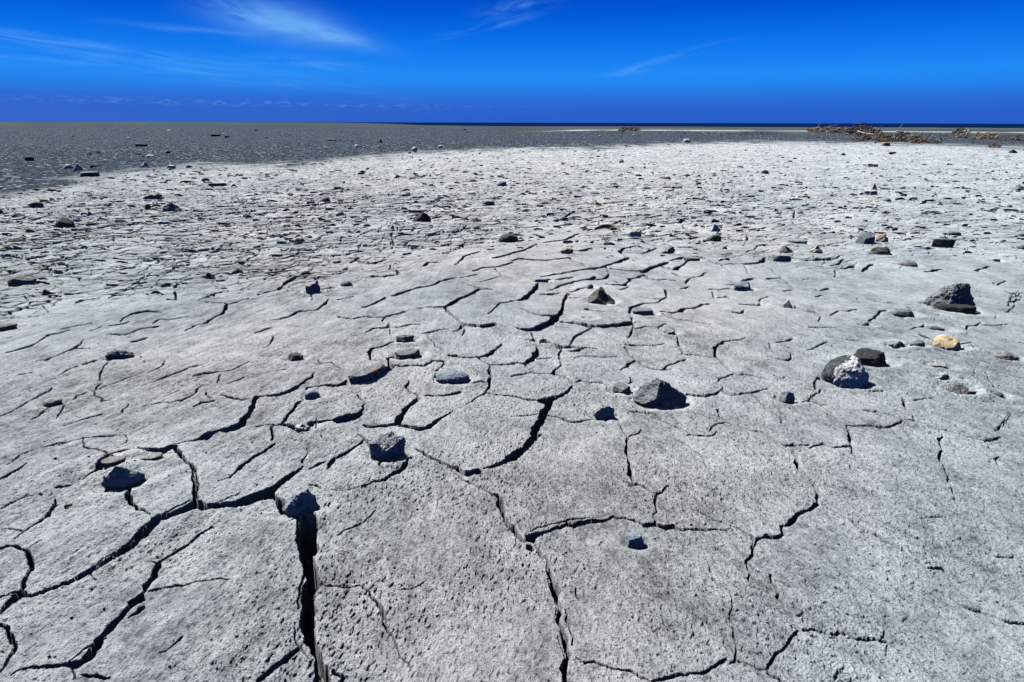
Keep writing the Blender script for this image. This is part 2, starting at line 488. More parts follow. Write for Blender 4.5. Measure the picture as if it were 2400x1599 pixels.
# ---------------------------------------------------------------- stone survey
# name ; x0,y0,x1,y1 in the photograph ; shape ; stone ; depth/width ; yaw ; label
ROCKS = """
boulder;1481,878,1608,957;wedge;slate;0.75;-20;largest ridged blue-grey rock right of the middle, split by a diagonal step
rock;1435,893,1480,920;block;slate;0.8;10;small dark square rock touching the left side of the big ridged blue-grey rock
rock;1391,943,1442,983;crumb;pale;0.7;0;crumbly whitish-blue rock with a jagged front below the big ridged rock
boulder;2165,651,2278,726;ledge;slate;0.8;-25;large dark slate boulder lying in smooth mud above the yellow stone
rock;2193,707,2278,734;slab;charcoal;0.5;5;flat black slab leaning at the foot of the large dark boulder
rock;1925,824,2028,905;round;twotone;0.95;10;rock with a black top and white quartz front sitting in a mud hollow
rock;1997,812,2076,856;block;charcoal;0.8;-20;blackish lump behind the rock with the white quartz front
cobble;2188,781,2247,818;round;ochre;0.75;-25;yellow-cream cobble with two dark sticks beside it
cobble;2198,886,2270,920;round;mottled;0.7;-5;mottled grey cobble with a tiny white pebble on its right end
pebble;2257,885,2275,898;round;white;0.9;0;tiny white pebble resting on the right end of a mottled grey cobble
rock;2193,870,2222,889;crumb;pale;0.8;0;small pale rock just above the mottled grey cobble
rock;2172,848,2218,860;crumb;pale;0.5;-8;thin pale sliver of stone in a groove above the mottled cobble
pebble;2324,914,2349,930;round;slate;0.8;0;small dark blue pebble right of the mottled grey cobble
pebble;2260,912,2283,925;slab;blue;0.7;0;bluish flat pebble half buried in front of the mottled cobble
cobble;2333,822,2383,841;round;mottled;0.7;0;flat speckled stone near the right edge, at the height of the two-tone rock
cobble;1825,909,1861,942;round;blue;0.95;0;round smooth blue-grey cobble alone left of the two-tone rock
rock;2093,719,2140,740;round;slate;0.6;-10;low dark stone left of the large dark boulder's foot with a crack running from it
pebble;2180,762,2212,772;slab;teal;0.5;0;thin flat dark pebble between the large boulder and the yellow cobble
rock;2132,792,2165,813;round;blue;0.8;0;bluish half-buried stone left of the stick beside the yellow cobble
rock;2083,796,2120,813;crumb;grey;0.8;0;grey crumbly half-buried stone two stones left of the yellow cobble
pebble;2019,750,2036,764;round;blue;0.8;0;small blue pebble alone in the mud above the black lump
rock;1836,700,1860,722;wedge;slate;0.7;0;small pointed dark blue rock halfway between the ridged rock and the large boulder
cobble;2280,595,2336,626;round;teal;0.65;0;rounded grey-green cobble near the right edge
pebble;2326,604,2342,614;slab;white;0.6;0;white chip at the right shoulder of the rounded grey-green cobble
rock;2104,606,2148,624;round;veined;0.7;0;blue-white speckled stone left of the rounded grey-green cobble
rock;2005,541,2047,573;block;slate;0.9;30;boxy blue-black rock with sharp edges and a pale seam
rock;1984,547,2006,558;wedge;slate;0.7;0;low dark rock at the left of the boxy blue-black rock
rock;2051,548,2080,568;crumb;rust;0.8;0;pinkish-brown rough rock right of the boxy blue-black rock
cobble;2040,576,2085,597;round;brown;0.7;0;flat grey-brown cobble below the boxy blue-black rock
rock;1897,572,1931,594;wedge;cream;0.8;10;bright cream-white rock, brightest on the right side of the mud flat
rock;1820,575,1857,594;wedge;brown;0.9;0;grey-brown rock left of the bright cream-white rock
rock;1808,594,1853,613;slab;slate;0.7;-20;flat dark blue rock in front of the grey-brown rock
rock;1848,559,1890,571;slab;blue;0.7;-5;low flat blue-grey stone behind the bright cream-white rock
rock;2185,556,2232,581;slab;teal;0.6;0;dark teal brick-shaped slab standing clear on the right
rock;2221,540,2250,552;round;grey;0.7;0;low grey stone just behind the dark teal slab
pebble;2168,561,2180,570;crumb;white;0.9;0;tiny white pebble left of the dark teal slab
rock;2378,570,2404,584;round;blue;0.8;0;blue stone cut by the right edge, lower of two
rock;2384,543,2404,554;round;blue;0.8;0;blue stone cut by the right edge, upper of two
rock;2370,433,2404,447;wedge;slate;0.7;0;dark rock cut by the right edge well up the mud flat
rock;2244,523,2266,532;slab;cream;0.7;0;small cream flat stone above the dark teal slab
rock;2192,469,2209,481;wedge;white;0.8;0;small white rock far up the right side
pebble;2070,464,2089,473;round;slate;0.8;0;small dark blue pebble far up right of centre
rock;2042,429,2056,445;wedge;cream;0.7;20;upper of two small white rocks close together far up right
rock;2024,445,2054,457;slab;cream;0.7;0;lower and flatter of two small white rocks far up right
rock;2030,380,2056,392;slab;cream;0.7;0;pale stone nearest to the driftwood heap on the light mud
rock;1970,357,1982,364;wedge;charcoal;0.7;0;small black rock below the left part of the driftwood heap
rock;2365,349,2383,359;wedge;charcoal;0.7;30;black pointed rock on the grey strip near the right edge
rock;2065,492,2084,501;crumb;rust;0.8;0;small tan rough stone up the right side
cobble;1784,399,1801,409;round;charcoal;0.8;0;dark cobble on the far light mud right of centre
pebble;1634,407,1642,414;round;charcoal;0.9;0;tiny black pebble on the far light mud right of centre
pebble;1630,425,1644,431;round;brown;0.9;0;tiny brown pebble below the tiny black pebble on the far mud
rock;1683,441,1693,452;wedge;white;0.9;0;small white pointed stone right of centre on the far mud
pebble;1586,435,1600,443;round;brown;0.8;0;brown pebble right of the teal-blue pebble on the far mud
cobble;1500,435,1525,446;round;azure;0.8;0;teal-blue pebble with a dark tail on the far mud at centre right
rock;1385,466,1410,478;wedge;rust;0.8;0;brown pointed rock at centre on the far mud
rock;1451,372,1462,383;block;mottled;0.8;0;small black and white rock at the far edge of the light mud
cobble;1601,325,1618,334;round;white;0.7;0;white cobble on the dark gravel strip right of centre
rock;1475,530,1503,556;block;cream;0.9;15;whitish blocky rock beside a curved tan strip of bark
rock;1312,580,1344,596;crumb;rust;0.8;0;tan rough rock on the mud left of centre right, alone by a long crack
rock;1543,570,1584,595;crumb;veined;0.8;0;blue-white speckled rock below the whitish blocky rock
rock;1664,525,1688,544;wedge;white;0.7;20;white leaning rock on top of a brown-grey one
rock;1657,546,1691,567;crumb;brown;0.8;0;brown-grey rough rock just under the white leaning rock
pebble;1692,575,1704,586;round;brown;0.9;0;small brown pebble below the brown-grey rough rock
cobble;1168,545,1216,569;round;teal;0.7;0;dark blue-green low cobble in the upper middle
rock;966,496,1011,524;wedge;charcoal;0.7;15;black pyramid-shaped rock in the upper middle
rock;956,489,990,498;slab;blue;0.6;0;flat pale blue stone behind the black pyramid rock
rock;1100,508,1129,521;crumb;mottled;0.8;0;white and black broken stone right of the black pyramid rock
cobble;1131,470,1160,482;round;mottled;0.7;0;speckled dark flat cobble above the dark blue-green cobble
rock;1165,423,1188,440;round;blue;0.9;0;blue-grey round rock high in the middle of the far mud
rock;935,452,963,461;slab;blue;0.7;0;flat blue stone above the black pyramid rock
cobble;753,462,776,478;round;grey;0.8;0;grey cobble with a dark side left of the black pyramid rock
cobble;719,470,738,478;slab;charcoal;0.7;0;flat dark stone just left of the grey cobble
rock;787,494,808,508;round;grey;0.8;0;grey rock with a white chip under it
pebble;784,506,802,517;crumb;white;0.8;0;white chip tucked under a grey rock
rock;690,548,713,558;wedge;charcoal;0.7;0;upper dark stone of a cluster of three among lifted mud flakes
rock;690,558,714,571;round;grey;0.8;0;lower grey stone of a cluster of three among lifted mud flakes
rock;713,552,732,563;crumb;brown;0.8;0;brownish right stone of a cluster of three among lifted mud flakes
cobble;133,510,174,533;round;charcoal;0.75;-5;black oval cobble standing out on the left light mud
boulder;378,468,435,497;wedge;slate;0.7;-15;blue-black sloping rock, biggest of the cluster at upper left
pebble;340,477,355,491;round;brown;0.9;0;brown-black pebble at the left end of the upper left cluster
rock;352,484,379,495;crumb;cream;0.8;0;tan stone at the front of the upper left cluster
rock;354,470,376,487;crumb;pale;0.7;0;pale stone between the pebble and the big rock of the upper left cluster
rock;337,449,384,468;crumb;mottled;0.8;0;crumbly black-and-white stone behind the upper left cluster
rock;69,472,100,484;round;grey;0.8;0;grey stone far left on the light mud, split light and dark
rock;201,495,219,508;wedge;slate;0.8;0;small dark rock right of and above the black oval cobble
rock;-8,490,13,502;wedge;charcoal;0.8;0;black rock cut by the left edge
rock;112,440,133,447;slab;charcoal;0.6;0;flat black stone where gravel meets light mud at left
rock;191,401,233,415;slab;grey;0.6;0;long grey stone with a dark front on the gravel at left
rock;149,384,171,396;round;white;0.8;0;whitish stone on the gravel, left of a pale pointed one
rock;171,382,198,401;wedge;white;0.8;20;pale pointed stone on the gravel above the long grey stone
rock;60,366,79,378;round;charcoal;0.8;0;dark round stone on the gravel at far left
rock;330,378,353,391;wedge;pale;0.8;0;pale grey rock with a dark right side on the gravel
rock;203,356,218,364;wedge;charcoal;0.7;0;left one of two black stones side by side on the gravel
rock;221,353,236,360;wedge;charcoal;0.7;0;right one of two black stones side by side on the gravel
rock;388,353,400,360;round;charcoal;0.7;0;black stone on the gravel right of a dark wooden stick
rock;343,361,361,369;round;white;0.8;0;white stone with a dark side on the gravel
rock;393,387,412,397;slab;white;0.7;0;pale flat stone on the gravel close to its lower edge
rock;436,386,450,394;round;white;0.8;0;white round stone at the lower edge of the gravel
rock;427,421,450,430;slab;charcoal;0.7;0;dark stone just below the gravel edge, left of two grey ones
rock;472,416,492,427;round;grey;0.8;0;grey stone just behind a long flat grey stone below the gravel
rock;490,424,531,437;slab;grey;0.6;0;long flat grey stone lying just below the gravel
rock;831,339,846,346;round;white;0.8;0;white stone with a black neighbour on the gravel in the middle
rock;846,340,853,346;round;charcoal;0.8;0;black stone touching a white one on the gravel in the middle
rock;965,344,978,355;round;cream;0.9;0;bright round cream stone on the gravel in the middle
rock;1027,340,1038,347;round;white;0.8;0;white stone right of the bright round cream stone on the gravel
rock;886,324,898,335;wedge;rust;0.7;0;orange-brown upright chunk on the gravel in the middle
cobble;25,641,83,668;round;grey;0.7;0;grey-brown cobble with a rough top near the left edge
rock;99,675,123,692;wedge;charcoal;0.7;20;black triangular stone right of and below the grey-brown cobble
rock;-6,754,39,775;slab;brown;0.7;15;dark flat stone cut by the left edge below the grey-brown cobble
rock;250,811,314,841;crumb;slate;0.6;10;rough dark blue stone lying flat in the left mud
cobble;105,928,144,948;round;clod;0.8;10;mud-covered stone bulging out of the streaked mud at left
rock;541,624,572,641;wedge;charcoal;0.7;10;black triangular chip among lifted mud flakes left of centre
rock;480,640,506,655;wedge;charcoal;0.7;0;smaller black chip among lifted mud flakes left of the triangular one
rock;319,644,334,657;round;charcoal;0.8;0;small round black stone among lifted mud flakes at left
cobble;676,822,711,843;round;brown;0.9;0;brown-grey pebble with a dark right end in the mud left of centre
rock;753,666,783,681;round;grey;0.7;15;grey flattened stone half sunk in mud, left of another like it
rock;796,656,828,673;round;slate;0.7;0;grey-blue half-sunk stone, right of another like it
clod;717,652,752,687;crumb;clod;0.8;0;whitish clod of dry mud left of two half-sunk stones
rock;927,781,972,800;crumb;slate;0.6;0;dark ragged stone breaking through the mud above a flat blue one
rock;926,813,985,840;slab;slate;0.6;15;flat dark blue stone at the edge of a crack, below a ragged one
rock;812,855,912,911;slab;speckslate;0.42;35;long dark slate stone with an orange spot wedged in a crack
rock;1021,863,1101,899;round;azure;0.8;-5;flat sky-blue-grey stone in the middle of a mud plate
pebble;715,909,750,935;round;azure;0.85;25;small light blue pebble wedged in a crack left of centre
clod;692,986,728,1010;crumb;white;0.8;0;white chalky clod over a dark crack
rock;868,1000,954,1075;block;veined;0.8;25;grey-blue block with white veins casting a short shadow to its right
rock;664,1141,752,1205;ledge;blue;0.62;-15;angular blue rock sitting where the big open crack begins
rock;247,1083,340,1143;wedge;blue;0.62;20;pale blue rock with a dark right face beside a round mud plate
rock;334,1061,381,1078;slab;slate;0.7;8;flat dark stone at the top rim of the round mud plate
rock;242,1066,294,1089;slab;grey;0.7;8;flat grey stone behind the pale blue rock with a dark face
rock;1465,1241,1512,1279;block;azure;0.8;-10;small blue-black speckled rock alone on the near mud slab
rock;1376,668,1441,713;wedge;brown;0.8;-10;brown-grey pyramid rock with a bluish top in the middle
pebble;1373,663,1391,677;round;blue;0.8;0;small blue pebble behind the left shoulder of the brown-grey pyramid rock
cobble;1483,718,1533,739;slab;slate;0.7;-5;flat dark blue stone right of the brown-grey pyramid rock
cobble;1253,649,1286,662;slab;blue;0.7;5;flat blue stone at a crack left of the brown-grey pyramid rock
rock;1719,656,1760,682;block;azure;0.8;10;whitish-blue rock with a dark underside right of the pyramid rock
pebble;1368,758,1387,772;round;clod;0.9;0;round mud lump at the lip of the wide dark crack
pebble;1239,789,1254,802;round;slate;0.9;0;small dark pebble sitting in a crack above centre
pebble;1263,787,1277,803;crumb;clod;0.9;0;crumb of mud beside the small dark pebble in the crack
pebble;1552,603,1566,614;round;slate;0.9;0;small dark round pebble below the blue-white speckled rock
rock;1562,767,1583,783;block;blue;0.9;0;small bluish cube half sunk left of a mud furrow
rock;1602,601,1640,612;slab;grey;0.6;0;low grey stone at a crack junction right of the small dark pebble
rock;1967,1580,1994,1602;crumb;azure;0.8;0;bluish lump cut by the bottom edge
"""
# stick ; x,y x,y ends in the photograph ; radius m ; lift of ends m ; tone ; name ; label
STICKS = """
600,641.5 702,637.5;0.007;0.012,0.012;dark;twig;long straight dark twig lying on flaky mud left of centre
1012,513 1030,508;0.012;0.01,0.02;brown;twig;short brown twig pointing out from the black pyramid rock
320,344 345,344;0.09;0.05,0.05;dark;driftwood_log;thick dark log lying on the gravel, upper left
496,320.5 517,320.5;0.12;0.06,0.06;dark;driftwood_log;dark log on the far gravel between the left and the middle
528,323.5 537,323.5;0.09;0.05,0.05;dark;driftwood_log;short dark log just right of a longer one on the far gravel
213,393 232,391.5;0.035;0.02,0.03;dark;driftwood_stick;dark stick on the gravel above the long grey stone
771,330 787,331;0.08;0.05,0.04;brown;driftwood_log;short brown log on the far gravel in the middle
319,363 330,364;0.04;0.03,0.03;dark;driftwood_stick;short dark stick below the thick dark log on the gravel
2153,784 2206,812;0.006;0.004,0.006;brown;stick;straight brown stick pointing down to the yellow cobble
2204,817 2274,812;0.005;0.002,0.016;dark;stick;dark bent stick lying under the yellow cobble
1529,1482 1549,1470;0.0016;0.003,0.004;rust;twig;reddish twig lying on the near mud slab
1530,1479 1540,1490;0.0014;0.003,0.003;rust;twig;short reddish twig crossing the end of another
2330,1010 2361,980;0.0028;0.003,0.006;brown;twig;thin brown twig at a crack near the right edge
2361,717 2385,688;0.005;0.004,0.012;brown;twig;forked dry twig right of the large dark boulder
2378,706 2392,699;0.004;0.006,0.012;dark;twig;short dark twig lying across the forked twig
1169,1494 1172,1488;0.0012;0.002,0.003;dark;twig;tiny dark twig on the near mud between two long cracks
152,1192 170,1188;0.006;0.004,0.004;dark;twig;stubby dark twig on the mud plate at lower left
1568,421 1548,419;0.03;0.02,0.02;brown;driftwood_stick;thin brown stick on the far light mud at centre
928,415.5 952,416;0.02;0.02,0.02;dark;driftwood_stick;dark stick on the far light mud in the middle, left of another
972,416.5 996,417.5;0.02;0.02,0.03;dark;driftwood_stick;dark stick on the far light mud in the middle, right of another
675,398 696,404;0.03;0.02,0.03;dark;driftwood_stick;dark stick at the gravel edge left of centre
1166,416 1182,417;0.02;0.02,0.02;brown;driftwood_stick;small brown stick above the blue-grey round rock
2085,363 2098,361;0.05;0.03,0.03;dark;driftwood_stick;dark stick on the light mud below the driftwood heap
"""
# ---------------------------------------------------------------- ground sheet
# One sheet: a ring mesh round the camera, fine where the mud is close, coarse towards the horizon.
def build_axes():
    core = np.radians(np.linspace(-48.0, 48.0, 2500))
    step = core[1] - core[0]
    side = []
    a, s = core[-1], step
    while a + s < math.pi - 0.02:
        s = min(s * 1.12, 0.09)
        a += s
        side.append(a)
    side = np.array(side)
    az = np.concatenate([-side[::-1], core, side])
    rows = list(np.geomspace(0.08, 0.93, 14))
    r = 0.95
    while r < 42:
        rows.append(r)
        px = (r * r + CAM_H ** 2) / (CAM_H * 683.0)          # ground length seen under one picture row
        lim = 0.0080 if r < 11 else (0.0080 + (r - 11) * 0.0036)
        r += min(px * 0.42, lim)
    while r < 9000:
        rows.append(r)
        r *= 1.012 if r < 420 else 1.08
    return np.array(rows), az


RR, AZ = build_axes()
NR, NC = len(RR), len(AZ)
print("ground rows/cols", NR, NC, NR * NC)
SIN, COS = np.sin(AZ), np.cos(AZ)
X = (RR[:, None] * SIN[None, :]).astype(F32)
Y = (RR[:, None] * COS[None, :]).astype(F32)
DR = np.gradient(RR)
DA = np.gradient(AZ)


def zone_curve(pts):
    a, r = [], []
    for px, py in pts:
        x, y = ground_at(px, py)
        a.append(math.atan2(x, y))
        r.append(math.log(math.hypot(x, y)))
    return np.exp(np.interp(AZ, a, r)).astype(F32)


# outlines of the dark gravel bed and of the flaky mud, walked out on the ground
GRAVEL_NEAR = zone_curve([(-60, 468), (0, 458), (150, 436), (300, 408), (450, 389), (600, 391), (750, 379), (900, 366), (1000, 356),
                          (1200, 349), (1400, 347), (1600, 336), (1800, 333), (2000, 334), (2200, 340), (2460, 348)])
FLAKY_NEAR = zone_curve([(-60, 760), (0, 745), (200, 715), (400, 690), (600, 672), (800, 640), (1000, 610), (1200, 560), (1400, 560),
                         (1600, 570), (1800, 610), (2000, 600), (2200, 600), (2460, 640)])


def terrain(x, y):
    """long slow shape of the beach (x, y arrays)"""
    x = np.asarray(x, F32)
    y = np.asarray(y, F32)
    r = np.hypot(x, y)
    a = np.arctan2(x, y)
    left = sstep(0.02, -0.42, a)
    z = (1.03 * sstep(45, 240, r) * left).astype(F32)
    z = z + 0.16 * left * sstep(60, 260, r) * perlin(a * 9, r * 0.006, 31)
    z -= 0.25 * sstep(60, 300, r) * (1 - left)
    # low bank at the far right: a small step up to paler sand
    bank_r = 82 + 5 * perlin(a * 14, r * 0 + 0.5, 33)
    z += 0.30 * sstep(-1.0, 1.0, r - bank_r) * sstep(0.0, 0.12, a) * (1 - sstep(110, 200, r))
    shore = 330 + 20 * perlin(a * 5, r * 0 + 0.5, 34) + 1000 * sstep(-0.12, -0.3, a)
    z -= 4.0 * sstep(-20, 60, r - shore)
    z += 0.035 * perlin(x * 0.16, y * 0.16, 35) * sstep(6, 25, r)
    return z.astype(F32)


Z = terrain(X, Y)
R2 = np.broadcast_to(RR[:, None].astype(F32), X.shape)
near = np.searchsorted(RR, 46.0)
mid = np.searchsorted(RR, 9.5)
close = np.searchsorted(RR, 5.0)
w_gravel = (sstep(-1.0, 1.0, (np.log(R2) - np.log(GRAVEL_NEAR)[None, :]) / 0.14 + 0.75 * perlin(X * 0.55, Y * 0.28, 40)
                  + 0.7 * perlin(X * 1.9, Y * 0.9, 41))).astype(F32)

# gentle swell of the dried mud
sl = slice(0, near)
x, y = X[sl], Y[sl]
Z[sl] += 0.017 * perlin(x * 0.9, y * 0.9, 1) + 0.008 * perlin(x * 2.3, y * 2.3, 2)
TONE = np.full(X.shape, 0.5, F32)
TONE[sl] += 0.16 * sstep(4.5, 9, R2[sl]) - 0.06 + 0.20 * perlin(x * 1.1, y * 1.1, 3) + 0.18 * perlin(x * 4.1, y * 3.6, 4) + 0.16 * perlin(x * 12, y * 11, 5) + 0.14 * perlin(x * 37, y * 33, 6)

# direction of the old trickles: a fan, straight ahead on the left, slanting on the right
x, y = X[:mid], Y[:mid]
slant = np.clip(-0.12 - 0.40 * x, -0.85, 0.30)         # dx/dy of a trickle
TH = [-0.9, -0.45, 0.0, 0.4]


def fan_noise(x, y, sl_, lam, stretch, seed):
    out = np.zeros_like(x)
    tot = np.zeros_like(x)
    for k, t in enumerate(TH):
        w = np.clip(1 - np.abs(sl_ - t) / 0.47, 0, 1)
        c = 1 / math.hypot(1, t)
        across = (x - t * y) * c
        along = (y + t * x) * c
        out += w * perlin(across / lam, along / (lam * stretch), seed + k)
        tot += w * w
    return out / np.sqrt(np.maximum(tot, 0.05))


RID = fan_noise(x, y, slant, 0.035, 5.0, 50)
RID2 = fan_noise(x, y, slant, 0.10, 4.5, 56)
side_w = np.clip(0.35 + 0.9 * np.abs(x - 0.05) / (0.5 + 0.22 * y), 0.3, 1.0)
flat_w = 1 - 0.75 * sstep(5.5, 9.0, R2[:mid])
Z[:mid] += (0.0040 * RID + 0.0055 * RID2) * side_w * flat_w
TONE[:mid] += (0.10 * RID + 0.05 * RID2) * side_w * flat_w

# rain-pitted skin of the near mud
x, y = X[:close], Y[:close]
fade = 1 - sstep(3.6, 5.0, R2[:close])
warp = perlin(x * 30, y * 30, 8) * 0.006
P1 = fan_noise(x + warp, y - warp, slant[:close], 0.0095, 2.3, 60)
P2 = perlin((x - warp) / 0.0058, (y + warp) / 0.0058, 65)
P3 = fan_noise(x, y, slant[:close], 0.021, 2.4, 70)
patch = np.clip(0.75 + 0.6 * perlin(x * 2.6, y * 2.6, 9), 0.25, 1.3)
skin = -0.0022 * np.maximum(P1 - 0.05, 0) ** 1.0 + 0.0009 * P1 + 0.0011 * P2 * (1 - sstep(2.3, 3.2, R2[:close])) + 0.0011 * P3
pits = 0.45 * sstep(0.26, 0.55, fan_noise(x + warp, y + 2 * warp, slant[:close], 0.0095, 2.0, 75)) + 0.22 * sstep(0.3, 0.55, fan_noise(x - warp, y + warp, slant[:close], 0.006, 2.4, 85)) * (1 - sstep(2.4, 3.2, R2[:close]))
skin -= 0.0062 * pits
SKIN = (skin * patch * fade * 2.0).astype(F32)
TONE[:close] += (0.16 * P1 + 0.14 * P3 - 0.35 * np.minimum(pits, 0.5)) * fade
del P1, P2, P3, pits, skin, warp

# ---- flaky mud further out: small plates, each with its own tilt and curled rim
f0 = np.searchsorted(RR, 3.3)
sl = slice(f0, near)
x, y = X[sl], Y[sl]
r = R2[sl]
flaky = sstep(-1, 1, (np.log(r) - np.log(FLAKY_NEAR)[None, :]) / 0.16 + 1.1 * perlin(x * 0.8, y * 0.5, 80) + 0.7 * perlin(x * 2.2, y * 1.4, 81)).astype(F32)
flaky *= 1 - w_gravel[sl]
leftw = sstep(0.15, -0.35, np.arctan2(x, y)) * (1 - 0.6 * sstep(12, 20, r))


def plates(x, y, size, seed, squash=0.84):
    wx = x + 0.022 * perlin(x * 9, y * 9, seed) + 0.10 * perlin(x * 2.2, y * 2.2, seed + 1)
    wy = y + 0.022 * perlin(x * 9, y * 9, seed + 2) + 0.10 * perlin(x * 2.2, y * 2.2, seed + 3)
    wx, wy = wx * 0.927 + wy * 0.375, wy * 0.927 - wx * 0.375
    u, v = wx * (squash / size), wy / size
    iu, iv = np.floor(u).astype(np.int32), np.floor(v).astype(np.int32)
    f1 = np.full(u.shape, 9.0, F32)
    f2 = np.full(u.shape, 9.0, F32)
    c1x = np.zeros_like(f1); c1y = np.zeros_like(f1); c2x = np.zeros_like(f1); c2y = np.zeros_like(f1)
    id1 = np.zeros(u.shape, np.int32)
    for di in (-1, 0, 1):
        for dj in (-1, 0, 1):
            ci, cj = iu + di, iv + dj
            cx = ci + 0.5 + (hash2(ci, cj, seed * 7 + 1) - 0.5) * 0.9
            cy = cj + 0.5 + (hash2(ci, cj, seed * 7 + 2) - 0.5) * 0.9
            d = (u - cx) ** 2 + (v - cy) ** 2
            m1 = d < f1
            m2 = (~m1) & (d < f2)
            f2 = np.where(m1, f1, np.where(m2, d, f2))
            c2x = np.where(m1, c1x, np.where(m2, cx, c2x)); c2y = np.where(m1, c1y, np.where(m2, cy, c2y))
            f1 = np.where(m1, d, f1)
            c1x = np.where(m1, cx, c1x); c1y = np.where(m1, cy, c1y)
            id1 = np.where(m1, ci * 7919 + cj, id1)
    edge = (f2 - f1) / (2 * np.sqrt((c1x - c2x) ** 2 + (c1y - c2y) ** 2) + 1e-4) * size
    return edge.astype(F32), id1, ((u - c1x) * size).astype(F32), ((v - c1y) * size).astype(F32)


rowsp = DR[f0:near, None].astype(F32)
rightw = 1 - 0.35 * sstep(0.25, 0.5, np.arctan2(x, y))
for size, seed, wgt, curl_a in ((0.165, 90, 1.0, 0.027), (0.38, 95, 0.9, 0.026)):
    e, cid, du, dv = plates(x, y, size, seed)
    h1 = hash2(cid, cid * 0, 5)
    h2 = hash2(cid, cid * 0, 6)
    h3 = hash2(cid, cid * 0, 7)
    grow = np.minimum(1 + 0.045 * np.maximum(r - 6, 0), 1.8)
    amt = flaky * wgt * (0.36 + 0.16 * leftw) * grow * rightw
    rim = np.clip(1 - e / (0.32 * size), 0, 1) ** 1.6
    front = np.clip(0.65 - 0.9 * dv / size, 0.1, 1.3)          # rims towards the camera raised more, so their shaded fronts show dark
    curl = curl_a * (0.30 + 0.70 * h1 ** 2.2) * rim * front
    tilt = (h2 - 0.5) * du * 0.10 + (h3 - 0.72) * dv * 0.12
    ramp_w = np.maximum(0.008, 1.15 * rowsp)
    body = np.clip(e / ramp_w, 0, 1)
    some = sstep(-0.45, 0.0, perlin(x * 3.1, y * 2.0, seed + 9) + 0.5 * (hash2(cid, cid * 0, 8) - 0.5))
    gap = np.clip(1.6 - e / (0.5 * ramp_w + 0.003), 0, 1) * some
    Z[sl] += amt * (body * (curl + tilt) - 0.040 * gap)
    TONE[sl] += 0.20 * flaky * (h2 - 0.5)
    del e, cid, du, dv, rim, curl, tilt, gap, body
# crumbs between the plates far out
Z[sl] += flaky * (0.010 * perlin(x * 7, y * 5.5, 100) + 0.008 * np.maximum(perlin(x * 15, y * 11, 101) - 0.1, 0)) * (0.6 + 0.4 * leftw)
# gravel bed
Z[sl] += w_gravel[sl] * (0.012 * perlin(x * 5, y * 4, 104) + 0.012 * np.maximum(perlin(x * 11, y * 8, 105), 0))
del x, y, r

# ---- cracks
XW = X[:mid + 400] if mid + 400 < NR else X
nw = XW.shape[0]
YW = Y[:nw]
xj = XW + 0.0045 * perlin(XW * 34, YW * 34, 110) + 0.0075 * perlin(XW * 11, YW * 11, 111) + 0.0016 * perlin(XW * 110, YW * 110, 113)
yj = YW + 0.0045 * perlin(XW * 34, YW * 34, 115) + 0.0075 * perlin(XW * 11, YW * 11, 116) + 0.0016 * perlin(XW * 110, YW * 110, 117)
CR = np.zeros((nw, NC), F32)      # depth of cut
LIP = np.zeros((nw, NC), F32)     # rounding of the rim
logR = RR[:nw]


def cut(ax, ay, aw, bx, by, bw, flat):
    """one straight piece of a crack; aw, bw are widths in metres"""
    m = max(aw, bw) * 0.6 + 0.030
    x0, x1, y0, y1 = min(ax, bx) - m, max(ax, bx) + m, min(ay, by) - m, max(ay, by) + m
    if y0 < 0.05:
        return
    cr = [math.hypot(u, v) for u in (x0, x1) for v in (y0, y1)]
    rmin = math.hypot(0 if x0 < 0 < x1 else min(abs(x0), abs(x1)), y0)
    ca = [math.atan2(u, v) for u in (x0, x1) for v in (y0, y1)]
    i0, i1 = np.searchsorted(logR, rmin), np.searchsorted(logR, max(cr))
    j0, j1 = np.searchsorted(AZ, min(ca)), np.searchsorted(AZ, max(ca))
    if i1 <= i0 or j1 <= j0:
        return
    px, py = xj[i0:i1, j0:j1], yj[i0:i1, j0:j1]
    dx, dy = bx - ax, by - ay
    L2 = dx * dx + dy * dy + 1e-9
    t = np.clip(((px - ax) * dx + (py - ay) * dy) / L2, 0, 1)
    d = np.hypot(px - ax - t * dx, py - ay - t * dy)
    w = (aw + (bw - aw) * t) * 0.5
    # never thinner than the sheet can carry here
    L = math.sqrt(L2)
    rad = math.hypot((ax + bx) / 2, (ay + by) / 2)
    nr_ = abs((-dy / L) * (ax + bx) / 2 / rad + (dx / L) * (ay + by) / 2 / rad)
    ii = min(i0, nw - 1)
    sp = nr_ * DR[ii] + (1 - nr_) * rad * (AZ[NC // 2 + 1] - AZ[NC // 2])
    we = np.maximum(w * 1.25 + 0.0009, 1.0 * sp)
    depth = np.minimum(0.26, 0.022 + 9.0 * w) * np.minimum(1, 0.6 + w / we * 0.5)
    prof = np.clip((1.07 - d / we) / np.clip(1.3 * sp / we, 0.15, 0.8), 0, 1)
    np.maximum(CR[i0:i1, j0:j1], depth * prof, out=CR[i0:i1, j0:j1])
    lip = np.minimum(1, w / 0.006) * np.exp(-np.maximum(d - w, 0) / 0.008)
    np.maximum(LIP[i0:i1, j0:j1], lip, out=LIP[i0:i1, j0:j1])


